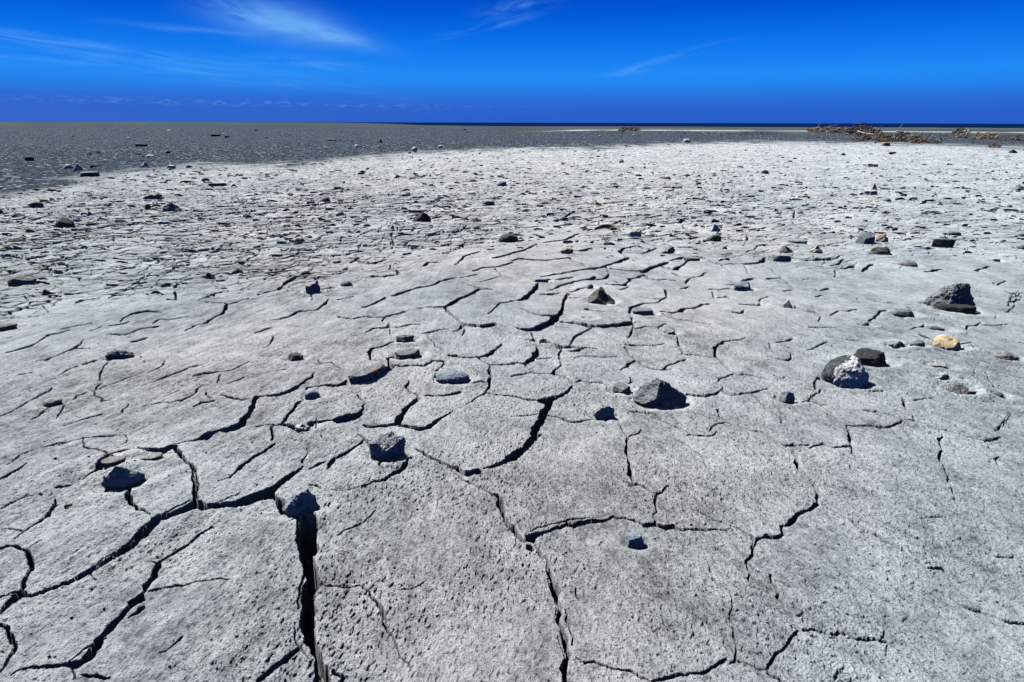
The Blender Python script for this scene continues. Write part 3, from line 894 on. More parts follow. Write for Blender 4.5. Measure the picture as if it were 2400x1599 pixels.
NCRACK = 0
for tile, text in CRACKS.items():
    ox, oy, sc = TILES[tile]
    for line in text.strip().splitlines():
        pts = []
        for tok in line.split():
            u, v, w = (float(q) for q in tok.split(','))
            pts.append((ox + u / sc, oy + v / sc, w / sc))
        world = []
        for k, (px, py, w) in enumerate(pts):
            a = pts[max(k - 1, 0)]
            b = pts[min(k + 1, len(pts) - 1)]
            tx, ty = b[0] - a[0], b[1] - a[1]
            n = math.hypot(tx, ty) or 1
            nx, ny = -ty / n, tx / n
            gx, gy = ground_at(px, py)
            ux, uy = ground_at(px + nx * w / 2, py + ny * w / 2)
            vx, vy = ground_at(px - nx * w / 2, py - ny * w / 2)
            tx2, ty2 = ground_at(a[0], a[1]), ground_at(b[0], b[1])
            dx, dy = ty2[0] - tx2[0], ty2[1] - tx2[1]
            dl = math.hypot(dx, dy) or 1
            full = abs((ux - vx) * -dy / dl + (uy - vy) * dx / dl)
            flatw = w / px_per_m(gx, gy)
            world.append((gx, gy, min(full ** 0.75 * flatw ** 0.25, 0.055)))
        for (ax, ay, aw), (bx, by, bw) in zip(world, world[1:]):
            L = math.hypot(bx - ax, by - ay)
            n = max(1, int(L / 0.03))
            jit = min(0.09 * L, 0.010)
            prev = (ax, ay, aw)
            off = 0.0
            for q in range(1, n + 1):
                t = q / n
                if q < n:
                    off = 0.5 * off + random.uniform(-1, 1) * jit * 0.55
                else:
                    off = 0.0
                w = (aw + (bw - aw) * t) * random.uniform(0.72, 1.25)
                cur = (ax + (bx - ax) * t - (by - ay) / (L + 1e-9) * off, ay + (by - ay) * t + (bx - ax) / (L + 1e-9) * off, w)
                cut(*prev, *cur, 0)
                prev = cur
                NCRACK += 1
print("crack pieces", NCRACK)
LIPN = LIP * (0.0035 + 0.004 * np.maximum(perlin(XW * 40, YW * 40, 120), 0))
Z[:close] += SKIN * (1 - 0.75 * LIP[:close]) * (CR[:close] < 0.002)
Z[:nw] -= CR * (1 + 0.15 * perlin(XW * 60, YW * 60, 121)) + LIPN * (CR < 0.002)
# crumbly walls
Z[:nw] += np.where(CR > 0.004, 0.0018 * perlin(XW * 120, YW * 120, 122), 0)
TONE[:nw] += 0.16 * LIP * (CR < 0.002)
del xj, yj, LIPN


def ground_z(px, py):
    """height of the finished sheet at world px,py"""
    rr, aa = math.hypot(px, py), math.atan2(px, py)
    i = int(np.clip(np.searchsorted(RR, rr) - 1, 0, NR - 2))
    j = int(np.clip(np.searchsorted(AZ, aa) - 1, 0, NC - 2))
    fi = (rr - RR[i]) / (RR[i + 1] - RR[i])
    fj = (aa - AZ[j]) / (AZ[j + 1] - AZ[j])
    return float(Z[i, j] * (1 - fi) * (1 - fj) + Z[i + 1, j] * fi * (1 - fj) + Z[i, j + 1] * (1 - fi) * fj + Z[i + 1, j + 1] * fi * fj)


def patch_index(px, py, rad):
    rr, aa = math.hypot(px, py), math.atan2(px, py)
    i0, i1 = np.searchsorted(RR, rr - rad), np.searchsorted(RR, rr + rad)
    da = rad / max(rr, 0.2)
    j0, j1 = np.searchsorted(AZ, aa - da), np.searchsorted(AZ, aa + da)
    return slice(i0, i1), slice(j0, j1)
# ---------------------------------------------------------------- materials
def new_mat(name):
    m = bpy.data.materials.new(name)
    m.use_nodes = True
    nt = m.node_tree
    nt.nodes.clear()
    out = nt.nodes.new("ShaderNodeOutputMaterial")
    b = nt.nodes.new("ShaderNodeBsdfPrincipled")
    nt.links.new(b.outputs[0], out.inputs[0])
    return m, nt, b


def N(nt, kind, **kw):
    n = nt.nodes.new(kind)
    for k, v in kw.items():
        if k.startswith('i_'):
            key = k[2:]
            key = int(key) if key.isdigit() else key.replace('_', ' ')
            n.inputs[key].default_value = v
        else:
            setattr(n, k, v)
    return n


def ramp(nt, stops, fac=None, interp='LINEAR'):
    n = nt.nodes.new("ShaderNodeValToRGB")
    cr = n.color_ramp
    cr.interpolation = interp
    while len(cr.elements) > 1:
        cr.elements.remove(cr.elements[-1])
    for k, (p, c) in enumerate(stops):
        e = cr.elements[0] if k == 0 else cr.elements.new(p)
        e.position = p
        e.color = (c[0], c[1], c[2], 1) if len(c) == 3 else c
    if fac is not None:
        nt.links.new(fac, n.inputs[0])
    return n


def mix(nt, fac, a, b, blend='MIX'):
    n = nt.nodes.new("ShaderNodeMix")
    n.data_type = 'RGBA'
    n.blend_type = blend
    for sock, v in ((n.inputs[0], fac), (n.inputs[6], a), (n.inputs[7], b)):
        if isinstance(v, (int, float)):
            sock.default_value = v
        elif isinstance(v, tuple):
            sock.default_value = (*v[:3], 1)
        else:
            nt.links.new(v, sock)
    return n.outputs[2]


def math_n(nt, op, a, b=0.0, clamp=False):
    n = nt.nodes.new("ShaderNodeMath")
    n.operation = op
    n.use_clamp = clamp
    for s, v in ((n.inputs[0], a), (n.inputs[1], b)):
        if isinstance(v, (int, float)):
            s.default_value = v
        else:
            nt.links.new(v, s)
    return n.outputs[0]


def ground_material():
    m, nt, b = new_mat("dried_mud")
    L = nt.links
    geo = N(nt, "ShaderNodeTexCoord")
    pos = geo.outputs['Object']
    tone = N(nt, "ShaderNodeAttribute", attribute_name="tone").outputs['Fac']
    grav = N(nt, "ShaderNodeAttribute", attribute_name="gravel").outputs['Fac']
    sand = N(nt, "ShaderNodeAttribute", attribute_name="sand").outputs['Fac']
    n1 = N(nt, "ShaderNodeTexNoise", i_Scale=70.0, i_Detail=6.0, i_Roughness=0.65)
    n2 = N(nt, "ShaderNodeTexNoise", i_Scale=420.0, i_Detail=3.0, i_Roughness=0.6)
    n3 = N(nt, "ShaderNodeTexNoise", i_Scale=9.0, i_Detail=5.0, i_Roughness=0.6)
    for n in (n1, n2, n3):
        L.new(pos, n.inputs['Vector'])
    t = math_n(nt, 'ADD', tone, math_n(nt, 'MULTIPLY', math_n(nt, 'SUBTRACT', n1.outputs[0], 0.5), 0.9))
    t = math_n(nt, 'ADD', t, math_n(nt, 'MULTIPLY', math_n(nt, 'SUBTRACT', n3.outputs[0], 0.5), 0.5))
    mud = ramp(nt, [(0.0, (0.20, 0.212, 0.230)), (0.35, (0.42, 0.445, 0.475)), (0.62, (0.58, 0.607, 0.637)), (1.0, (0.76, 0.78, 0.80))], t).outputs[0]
    specks = ramp(nt, [(0.34, (0.30, 0.30, 0.30)), (0.44, (1, 1, 1))], n2.outputs[0]).outputs[0]
    mud = mix(nt, 0.8, mud, specks, 'MULTIPLY')
    n4 = N(nt, "ShaderNodeTexNoise", i_Scale=150.0, i_Detail=2.0, i_Roughness=0.5)
    L.new(pos, n4.inputs['Vector'])
    grit = ramp(nt, [(0.33, (0.22, 0.22, 0.22)), (0.41, (1, 1, 1))], n4.outputs[0]).outputs[0]
    mud = mix(nt, 0.75, mud, grit, 'MULTIPLY')
    cool = N(nt, "ShaderNodeAttribute", attribute_name="cool").outputs['Fac']
    mud = mix(nt, cool, mud, (0.84, 0.93, 1.0), 'MULTIPLY')
    # gravel: dark fines with pale grains
    n5 = N(nt, "ShaderNodeTexNoise", i_Scale=1.3, i_Detail=8.0, i_Roughness=0.75)
    L.new(pos, n5.inputs['Vector'])
    v1 = N(nt, "ShaderNodeTexVoronoi", i_Scale=14.0)
    L.new(pos, v1.inputs['Vector'])
    gcol = ramp(nt, [(0.0, (0.018, 0.031, 0.052)), (0.62, (0.036, 0.058, 0.090)), (0.86, (0.075, 0.105, 0.145)), (0.97, (0.30, 0.33, 0.36)), (1.0, (0.5, 0.52, 0.54))],
                N_sep(nt, v1.outputs['Color'])).outputs[0]
    gcol = mix(nt, 0.6, gcol, ramp(nt, [(0.3, (0.35, 0.35, 0.35)), (0.7, (1.5, 1.5, 1.5))], n5.outputs[0]).outputs[0], 'MULTIPLY')
    col = mix(nt, grav, mud, gcol)
    scol = ramp(nt, [(0.0, (0.055, 0.074, 0.094)), (0.45, (0.095, 0.128, 0.135)), (0.75, (0.42, 0.44, 0.43)), (1.0, (0.60, 0.60, 0.57))], sand).outputs[0]
    is_sand = math_n(nt, 'GREATER_THAN', sand, 0.001)
    col = mix(nt, is_sand, col, scol)
    L.new(col, b.inputs['Base Color'])
    b.inputs['Roughness'].default_value = 0.95
    b.inputs['Specular IOR Level'].default_value = 0.03
    h = math_n(nt, 'ADD', n1.outputs[0], math_n(nt, 'MULTIPLY', n2.outputs[0], 0.45))
    bump = N(nt, "ShaderNodeBump", i_Strength=0.9, i_Distance=0.012)
    L.new(h, bump.inputs['Height'])
    L.new(bump.outputs[0], b.inputs['Normal'])
    return m


def N_sep(nt, col):
    s = nt.nodes.new("ShaderNodeSeparateColor")
    nt.links.new(col, s.inputs[0])
    return s.outputs[0]


def rock_material(name, dark, base, light, scale=22.0, bands=0.0, vein=0.0, speck=0.0, dust=0.35, twotone=False, spot=None):
    m, nt, b = new_mat(name)
    L = nt.links
    pos = N(nt, "ShaderNodeTexCoord").outputs['Object']
    info = N(nt, "ShaderNodeObjectInfo").outputs['Random']
    off = N(nt, "ShaderNodeVectorMath", operation='ADD')
    comb = N(nt, "ShaderNodeCombineXYZ")
    for k in range(3):
        L.new(math_n(nt, 'MULTIPLY', info, 31.0 + 7 * k), comb.inputs[k])
    L.new(pos, off.inputs[0])
    L.new(comb.outputs[0], off.inputs[1])
    p = off.outputs[0]
    n1 = N(nt, "ShaderNodeTexNoise", i_Scale=scale, i_Detail=8.0, i_Roughness=0.62)
    n2 = N(nt, "ShaderNodeTexNoise", i_Scale=scale * 5.5, i_Detail=4.0, i_Roughness=0.6)
    n3 = N(nt, "ShaderNodeTexNoise", i_Scale=scale * 14, i_Detail=2.0, i_Roughness=0.5)
    for n in (n1, n2, n3):
        L.new(p, n.inputs['Vector'])
    f = math_n(nt, 'ADD', math_n(nt, 'MULTIPLY', n1.outputs[0], 0.65), math_n(nt, 'MULTIPLY', n2.outputs[0], 0.45))
    h = math_n(nt, 'ADD', n1.outputs[0], math_n(nt, 'MULTIPLY', n2.outputs[0], 0.4))
    if bands:
        wv = N(nt, "ShaderNodeTexWave", wave_type='BANDS', bands_direction='DIAGONAL', i_Scale=scale * 0.8, i_Distortion=14.0, i_Detail=6.0)
        wv.inputs['Detail Scale'].default_value = 2.2
        L.new(p, wv.inputs['Vector'])
        f = math_n(nt, 'ADD', f, math_n(nt, 'MULTIPLY', math_n(nt, 'SUBTRACT', wv.outputs['Fac'], 0.5), bands))
        h = math_n(nt, 'ADD', h, math_n(nt, 'MULTIPLY', wv.outputs['Fac'], bands * 0.7))
    col = ramp(nt, [(0.30, dark), (0.54, base), (0.78, light)], f).outputs[0]
    if vein:
        v = ramp(nt, [(0.47, (0, 0, 0)), (0.5, (1, 1, 1)), (0.53, (0, 0, 0))], n1.outputs[0]).outputs[0]
        col = mix(nt, math_n(nt, 'MULTIPLY', v, vein), col, (0.62, 0.64, 0.66))
    if speck:
        v = ramp(nt, [(0.52, (0, 0, 0)), (0.60, (1, 1, 1))], n2.outputs[0]).outputs[0]
        col = mix(nt, math_n(nt, 'MULTIPLY', v, speck), col, (0.60, 0.61, 0.62))
        v = ramp(nt, [(0.36, (1, 1, 1)), (0.42, (0, 0, 0))], n3.outputs[0]).outputs[0]
        col = mix(nt, math_n(nt, 'MULTIPLY', v, speck), col, (0.03, 0.035, 0.045))
    sep = N(nt, "ShaderNodeSeparateXYZ")
    L.new(pos, sep.inputs[0])
    if twotone:
        e = math_n(nt, 'ADD', math_n(nt, 'MULTIPLY', sep.outputs[2], 4.0), math_n(nt, 'MULTIPLY', sep.outputs[1], 16.0))
        e = math_n(nt, 'SUBTRACT', e, math_n(nt, 'MULTIPLY', sep.outputs[0], 13.0))
        e = math_n(nt, 'ADD', e, math_n(nt, 'MULTIPLY', math_n(nt, 'SUBTRACT', n1.outputs[0], 0.5), 2.4))
        v = ramp(nt, [(0.42, (1, 1, 1)), (0.50, (0, 0, 0))], e).outputs[0]
        white = ramp(nt, [(0.32, (0.05, 0.06, 0.07)), (0.42, (0.5, 0.53, 0.57)), (0.6, (0.85, 0.86, 0.87))], n2.outputs[0]).outputs[0]
        col = mix(nt, v, col, white)
    if spot:
        d = N(nt, "ShaderNodeVectorMath", operation='DISTANCE')
        L.new(pos, d.inputs[0])
        d.inputs[1].default_value = spot
        v = ramp(nt, [(0.30, (1, 1, 1)), (0.75, (0, 0, 0))],
                 math_n(nt, 'ADD', math_n(nt, 'MULTIPLY', d.outputs['Value'], 18.0), math_n(nt, 'SUBTRACT', n1.outputs[0], 0.5))).outputs[0]
        col = mix(nt, math_n(nt, 'MULTIPLY', v, 0.7), col, (0.36, 0.20, 0.08))
    if dust:   # dried mud splashed on the lower flanks
        d = math_n(nt, 'MULTIPLY_ADD', sep.outputs[2], -16.0)
        d = math_n(nt, 'ADD', math_n(nt, 'MULTIPLY', sep.outputs[2], -22.0), math_n(nt, 'MULTIPLY', n1.outputs[0], 1.6))
        v = ramp(nt, [(0.20, (0, 0, 0)), (0.70, (1, 1, 1))], d).outputs[0]
        col = mix(nt, math_n(nt, 'MULTIPLY', v, dust), col, (0.36, 0.35, 0.335))
    L.new(col, b.inputs['Base Color'])
    b.inputs['Roughness'].default_value = 0.78
    b.inputs['Specular IOR Level'].default_value = 0.35
    bump = N(nt, "ShaderNodeBump", i_Strength=0.8, i_Distance=0.012)
    L.new(h, bump.inputs['Height'])
    L.new(bump.outputs[0], b.inputs['Normal'])
    return m


MR = {
    'slate': rock_material("slate", (0.045, 0.052, 0.065), (0.19, 0.215, 0.25), (0.44, 0.47, 0.52), 26, bands=0.15),
    'speckslate': rock_material("slate_spotted", (0.045, 0.052, 0.065), (0.19, 0.215, 0.25), (0.44, 0.47, 0.51), 26, bands=0.18, spot=(0.04, 0.0, 0.03)),
    'blue': rock_material("blue_stone", (0.10, 0.125, 0.16), (0.29, 0.34, 0.395), (0.52, 0.57, 0.62), 24),
    'azure': rock_material("pale_blue_stone", (0.08, 0.12, 0.17), (0.22, 0.30, 0.38), (0.46, 0.53, 0.60), 26, speck=0.25),
    'teal': rock_material("greenish_stone", (0.02, 0.03, 0.033), (0.07, 0.095, 0.10), (0.20, 0.235, 0.235), 24, bands=0.15),
    'charcoal': rock_material("black_stone", (0.008, 0.009, 0.011), (0.028, 0.031, 0.036), (0.085, 0.09, 0.098), 24),
    'white': rock_material("white_stone", (0.40, 0.42, 0.44), (0.64, 0.65, 0.66), (0.82, 0.82, 0.81), 30, dust=0.2),
    'pale': rock_material("pale_stone", (0.12, 0.16, 0.20), (0.42, 0.46, 0.50), (0.72, 0.74, 0.76), 30, speck=0.3),
    'cream': rock_material("cream_stone", (0.34, 0.32, 0.29), (0.66, 0.62, 0.56), (0.84, 0.81, 0.75), 26, dust=0.2),
    'ochre': rock_material("yellow_stone", (0.42, 0.32, 0.18), (0.68, 0.55, 0.34), (0.82, 0.71, 0.50), 20, dust=0.25),
    'rust': rock_material("brown_pink_stone", (0.10, 0.075, 0.06), (0.34, 0.26, 0.21), (0.60, 0.50, 0.42), 30),
    'brown': rock_material("grey_brown_stone", (0.035, 0.034, 0.031), (0.12, 0.115, 0.105), (0.27, 0.26, 0.245), 26),
    'grey': rock_material("grey_stone", (0.05, 0.055, 0.06), (0.19, 0.20, 0.215), (0.40, 0.41, 0.42), 26),
    'mottled': rock_material("mottled_stone", (0.03, 0.033, 0.035), (0.17, 0.175, 0.175), (0.42, 0.42, 0.41), 30, speck=0.75),
    'veined': rock_material("veined_stone", (0.10, 0.12, 0.15), (0.31, 0.35, 0.40), (0.55, 0.58, 0.62), 26, bands=0.30, vein=0.5),
    'twotone': rock_material("black_and_white_stone", (0.010, 0.012, 0.016), (0.045, 0.055, 0.07), (0.16, 0.18, 0.21), 24, twotone=True, dust=0),
    'clod': rock_material("mud_clod", (0.24, 0.235, 0.225), (0.42, 0.41, 0.395), (0.60, 0.585, 0.56), 34, dust=0),
}


def wood_material(name, a, b_, c):
    m, nt, b = new_mat(name)
    L = nt.links
    pos = N(nt, "ShaderNodeTexCoord").outputs['Object']
    n1 = N(nt, "ShaderNodeTexNoise", i_Scale=18.0, i_Detail=6.0)
    n2 = N(nt, "ShaderNodeTexNoise", i_Scale=90.0, i_Detail=3.0)
    L.new(pos, n1.inputs['Vector'])
    L.new(pos, n2.inputs['Vector'])
    f = math_n(nt, 'ADD', math_n(nt, 'MULTIPLY', n1.outputs[0], 0.6), math_n(nt, 'MULTIPLY', n2.outputs[0], 0.4))
    L.new(ramp(nt, [(0.35, a), (0.5, b_), (0.68, c)], f).outputs[0], b.inputs['Base Color'])
    b.inputs['Roughness'].default_value = 0.85
    bump = N(nt, "ShaderNodeBump", i_Strength=0.6, i_Distance=0.004)
    L.new(n2.outputs[0], bump.inputs['Height'])
    L.new(bump.outputs[0], b.inputs['Normal'])
    return m


MW = {
    'dark': wood_material("dark_wood", (0.012, 0.011, 0.010), (0.045, 0.038, 0.032), (0.11, 0.095, 0.08)),
    'brown': wood_material("brown_wood", (0.05, 0.040, 0.031), (0.145, 0.115, 0.092), (0.31, 0.255, 0.21)),
    'rust': wood_material("reddish_wood", (0.07, 0.035, 0.02), (0.20, 0.11, 0.07), (0.34, 0.22, 0.15)),
    'pale': wood_material("bleached_wood", (0.22, 0.19, 0.16), (0.42, 0.375, 0.33), (0.62, 0.58, 0.53)),
    'tan': wood_material("tan_bark", (0.17, 0.145, 0.10), (0.36, 0.31, 0.225), (0.55, 0.49, 0.38)),
    'pink': wood_material("orange_pink_wood", (0.26, 0.16, 0.11), (0.48, 0.32, 0.24), (0.62, 0.46, 0.36)),
}

# ---------------------------------------------------------------- object helpers
_ico = {}


def ico(level):
    if level not in _ico:
        bm = bmesh.new()
        bmesh.ops.create_icosphere(bm, subdivisions=level, radius=1.0)
        v = np.array([p.co[:] for p in bm.verts])
        f = np.array([[q.index for q in t.verts] for t in bm.faces])
        bm.free()
        _ico[level] = (v, f)
    return _ico[level]


def mesh_from(name, verts, faces, mat, smooth=True):
    me = bpy.data.meshes.new(name)
    verts = np.asarray(verts, F32)
    faces = np.asarray(faces, np.int32)
    k = faces.shape[1]
    me.vertices.add(len(verts))
    me.vertices.foreach_set("co", verts.ravel())
    me.loops.add(faces.size)
    me.loops.foreach_set("vertex_index", faces.ravel())
    me.polygons.add(len(faces))
    me.polygons.foreach_set("loop_start", np.arange(0, faces.size, k, dtype=np.int32))
    me.polygons.foreach_set("loop_total", np.full(len(faces), k, np.int32))
    me.polygons.foreach_set("use_smooth", np.full(len(faces), smooth, bool))
    me.materials.append(mat)
    me.update(calc_edges=True)
    me.validate()
    return me


def link(name, me, label=None, cat=None, group=None, kind=None, loc=(0, 0, 0), parent=None):
    o = bpy.data.objects.new(name, me)
    COL.objects.link(o)
    o.location = loc
    if parent:
        o.parent = parent
    if label:
        o["label"] = label
    if cat:
        o["category"] = cat
    if group:
        o["group"] = group
    if kind:
        o["kind"] = kind
    return o


def rock_verts(shape, level, seed, rough=1.0):
    """unit stone: roughly inside [-1,1]^3"""
    r = np.random.default_rng(seed)
    V, Fc = ico(level)
    P = V.copy()

    def plane(n, d, sharp):
        n = np.asarray(n, float)
        n = n / np.linalg.norm(n)
        s = P @ n - d
        P[...] = P - np.maximum(s, 0)[:, None] * n * sharp
    if shape == 'round':
        for _ in range(5):
            plane(r.normal(size=3), r.uniform(0.72, 0.9), 0.8)
        amp, lam = 0.10, 1.1
    elif shape == 'block':
        P *= 1.35
        yaw = r.uniform(0, math.pi)
        for k in range(4):
            a = yaw + k * math.pi / 2 + r.uniform(-0.25, 0.25)
            plane((math.cos(a), math.sin(a), r.uniform(-0.15, 0.4)), r.uniform(0.72, 0.95), 1.0)
        plane((r.uniform(-.25, .1), -0.45, 1), 0.66, 1.0)
        for _ in range(5):
            n = r.normal(size=3)
            n[2] = abs(n[2])
            plane(n, r.uniform(0.82, 1.02), 1.0)
        amp, lam = 0.13, 1.5
    elif shape == 'wedge':
        P *= 1.35
        k0 = r.uniform(0, 6.28)
        for k in range(4):
            a = k0 + k * 1.57 + r.uniform(-0.4, 0.4)
            plane((math.cos(a), math.sin(a), r.uniform(0.55, 1.1)), r.uniform(0.46, 0.66), 1.0)
        for _ in range(3):
            plane(r.normal(size=3), r.uniform(0.7, 0.95), 1.0)
        amp, lam = 0.13, 1.5
    elif shape == 'slab':
        P *= 1.2
        plane((r.uniform(-.12, .12), r.uniform(-.12, .12), 1), 0.62, 0.93)
        for k in range(5):
            a = r.uniform(0, 6.28)
            plane((math.cos(a), math.sin(a), r.uniform(-.2, .2)), r.uniform(0.75, 0.98), 0.95)
        amp, lam = 0.08, 1.2
    elif shape == 'ledge':
        P *= 1.25
        plane((-0.35, 0.1, 1), 0.80, 0.8)
        plane((0.9, -0.45, 0.55), 0.62, 0.97)
        plane((-0.8, -0.2, 0.75), 0.78, 0.85)
        plane((0.0, -1, 0.7), 0.74, 0.8)
        plane((0.5, 1, 0.2), 0.85, 0.9)
        amp, lam = 0.15, 1.6
    else:  # crumb
        for _ in range(8):
            plane(r.normal(size=3), r.uniform(0.6, 0.9), 1.0)
        amp, lam = 0.26, 1.9
    off = r.uniform(-50, 50, 3)
    ax = r.normal(size=3)
    ax /= np.linalg.norm(ax)
    fine = 1.0 if level >= 4 else 0.6
    disp = np.empty(len(P))
    strata = {'ledge': 0.055, 'slab': 0.03, 'block': 0.02}.get(shape, 0.0)
    for i, p in enumerate(P):
        q = Vector(p * lam + off)
        d = amp * mnoise.fractal(q, 0.9, 2.0, 4) + 0.40 * amp * mnoise.noise(q * 5.2) * fine
        if level >= 5:
            d += 0.16 * amp * mnoise.noise(q * 13)
        if strata:
            t = float(p @ ax) * 8 + 1.6 * mnoise.noise(q * 1.3)
            d += strata * (abs((t % 1.0) - 0.5) * 2 - 0.5)
        disp[i] = d
    nrm = P / (np.linalg.norm(P, axis=1, keepdims=True) + 1e-6)
    P = P + nrm * (disp * rough)[:, None]
    lo, hi = P.min(0), P.max(0)
    P = (P - (lo + hi) / 2) / ((hi - lo) / 2)
    return P, Fc


def put_rock(name, box, shape, matk, q, yaw, label, cat, seed, group=None, dent=True):
    x0, y0, x1, y1 = box
    cx = (x0 + x1) / 2
    gx, gy = ground_at(cx, y1)
    gz0 = ground_z(gx, gy)
    gx, gy = ground_at(cx, y1, gz0)
    ppm = px_per_m(gx, gy, gz0)
    dep = math.atan2(CAM_H - gz0, math.hypot(gx, gy))
    W = (x1 - x0) / ppm
    Hh = (y1 - y0) / ppm
    D = W * q
    # the far rim of the top is what the upper box edge touches
    while D * math.sin(dep) > 0.80 * Hh and D > 0.3 * W:
        D *= 0.93
    back = {'slab': 0.85, 'block': 0.68, 'ledge': 0.6}.get(shape, 0.62)
    vis = max((Hh - back * D * math.sin(dep)) / math.cos(dep) * 0.95, 0.13 * W)
    full = vis / 0.57
    level = 6 if x1 - x0 > 95 else (5 if x1 - x0 > 48 else (4 if x1 - x0 > 20 else 3))
    P, Fc = rock_verts(shape, level, seed)
    a = math.radians(yaw)
    P = P * np.array([W / 2, D / 2, full / 2])
    if yaw:
        ca, sa = math.cos(a), math.sin(a)
        P[:, :2] = np.stack([P[:, 0] * ca - P[:, 1] * sa, P[:, 0] * sa + P[:, 1] * ca], 1)
        lo, hi = P.min(0), P.max(0)
        P[:, 0] = (P[:, 0] - (lo[0] + hi[0]) / 2) * W / (hi[0] - lo[0])
    n = math.hypot(gx, gy)
    ux, uy = gx / n, gy / n
    # turn the stone's own y axis away from the viewer's spot so the surveyed width is its width
    P[:, :2] = np.stack([P[:, 0] * uy + P[:, 1] * ux, -P[:, 0] * ux + P[:, 1] * uy], 1)
    hx, hy = gx + ux * D * 0.42, gy + uy * D * 0.42
    gz = min(ground_z(hx, hy), gz0 + 0.01) - 0.003
    P[:, 2] += vis - full / 2
    o = link(name, mesh_from(name, P, Fc, MR[matk]), label, cat, group, loc=(hx, hy, gz))
    if dent and n < 9.0:
        # the mud settles round the stone
        rad = max(W, D) * 0.5 + 0.06
        si, sj = patch_index(hx, hy, rad + 0.05)
        if si.stop > si.start and sj.stop > sj.start:
            dx, dy = X[si, sj] - hx, Y[si, sj] - hy
            u = dx * uy - dy * ux
            v = dx * ux + dy * uy
            e = (np.hypot(u / (W / 2), v / (D / 2)) - 1) * min(W, D) / 2
            wob = 0.012 * perlin(X[si, sj] * 22, Y[si, sj] * 22, 140)
            Z[si, sj] += -0.010 * np.exp(-((e + wob) / 0.014) ** 2) + 0.008 * np.exp(-((e + wob - 0.045) / 0.03) ** 2)
            TONE[si, sj] += 0.25 * np.exp(-((e + wob - 0.02) / 0.025) ** 2)
    return o


def put_long_rock(name, p0, p1, width_px, height, matk, label, cat, seed):
    """a long stone lying along the ground from photo point p0 to p1"""
    a, b = Vector((*ground_at(*p0), 0)), Vector((*ground_at(*p1), 0))
    c = (a + b) / 2
    d = b - a
    P, Fc = rock_verts('slab', 6, seed)
    P = P * np.array([d.length / 2, width_px / px_per_m(c.x, c.y) / 2, height])
    P[:, 1] *= 1 + 0.18 * (P[:, 0] / (d.length / 2))
    ang = math.atan2(d.y, d.x)
    ca, sa = math.cos(ang), math.sin(ang)
    P[:, :2] = np.stack([P[:, 0] * ca - P[:, 1] * sa, P[:, 0] * sa + P[:, 1] * ca], 1)
    return link(name, mesh_from(name, P, Fc, MR[matk]), label, cat, loc=(c.x, c.y, ground_z(a.x * .9 + b.x * .1, a.y * .9 + b.y * .1) + 0.004))


def tube(points, radii, sides=7, seed=0):
    r = np.random.default_rng(seed)
    pts = [Vector(p) for p in points]
    verts, faces = [], []
    up = Vector((0.13, 0.2, 1)).normalized()
    for i, p in enumerate(pts):
        t = (pts[min(i + 1, len(pts) - 1)] - pts[max(i - 1, 0)]).normalized()
        a = t.cross(up).normalized()
        b = t.cross(a)
        for k in range(sides):
            ang = 2 * math.pi * k / sides
            rad = radii[i] * r.uniform(0.82, 1.15)
            verts.append(p + (a * math.cos(ang) + b * math.sin(ang)) * rad)
    for i in range(len(pts) - 1):
        for k in range(sides):
            k2 = (k + 1) % sides
            faces.append((i * sides + k, i * sides + k2, (i + 1) * sides + k2, (i + 1) * sides + k))
    c0 = len(verts)
    verts.append(pts[0] - (pts[1] - pts[0]).normalized() * radii[0] * 0.4)
    verts.append(pts[-1] + (pts[-1] - pts[-2]).normalized() * radii[-1] * 0.4)
    tris = []
    base = (len(pts) - 1) * sides
    for k in range(sides):
        k2 = (k + 1) % sides
        tris.append((c0, k2, k, k))
        tris.append((c0 + 1, base + k, base + k2, base + k2))
    return verts, faces, [t[:3] for t in tris]


def stick_mesh(name, parts, mat):
    me = bpy.data.meshes.new(name)
    vs, fs = [], []
    for v, q, t in parts:
        o = len(vs)
        vs += [tuple(p) for p in v]
        fs += [tuple(i + o for i in f) for f in q] + [tuple(i + o for i in f) for f in t]
    me.from_pydata(vs, [], fs)
    me.polygons.foreach_set("use_smooth", [True] * len(me.polygons))
    me.materials.append(mat)
    me.update()
    return me


def stick_points(a, b, bend, n, seed, wob=0.02):
    r = random.Random(seed)
    a, b = Vector(a), Vector(b)
    d = b - a
    L = d.length
    side = d.cross(Vector((0, 0, 1))).normalized()
    out = []
    for i in range(n):
        t = i / (n - 1)
        p = a + d * t + side * (bend * L * 4 * t * (1 - t))
        if 0 < i < n - 1:
            p += Vector((r.uniform(-1, 1), r.uniform(-1, 1), r.uniform(-0.6, 0.6))) * wob * L
        out.append(p)
    return out


# ---------------------------------------------------------------- stones
for k, line in enumerate(ROCKS.strip().splitlines()):
    name, box, shape, matk, q, yaw, label = line.split(';')
    cat = {'boulder': 'boulder', 'cobble': 'cobble', 'pebble': 'pebble', 'clod': 'mud clod'}.get(name, 'rock')
    if name == 'clod':
        name = 'mud_clod'
    if matk == 'speckslate':
        put_long_rock(name, (822, 902), (904, 866), 38, 0.034, matk, label, cat, 400 + k)
        continue
    put_rock(name, [float(v) for v in box.split(',')], shape, matk, float(q), float(yaw), label, cat, 400 + k)

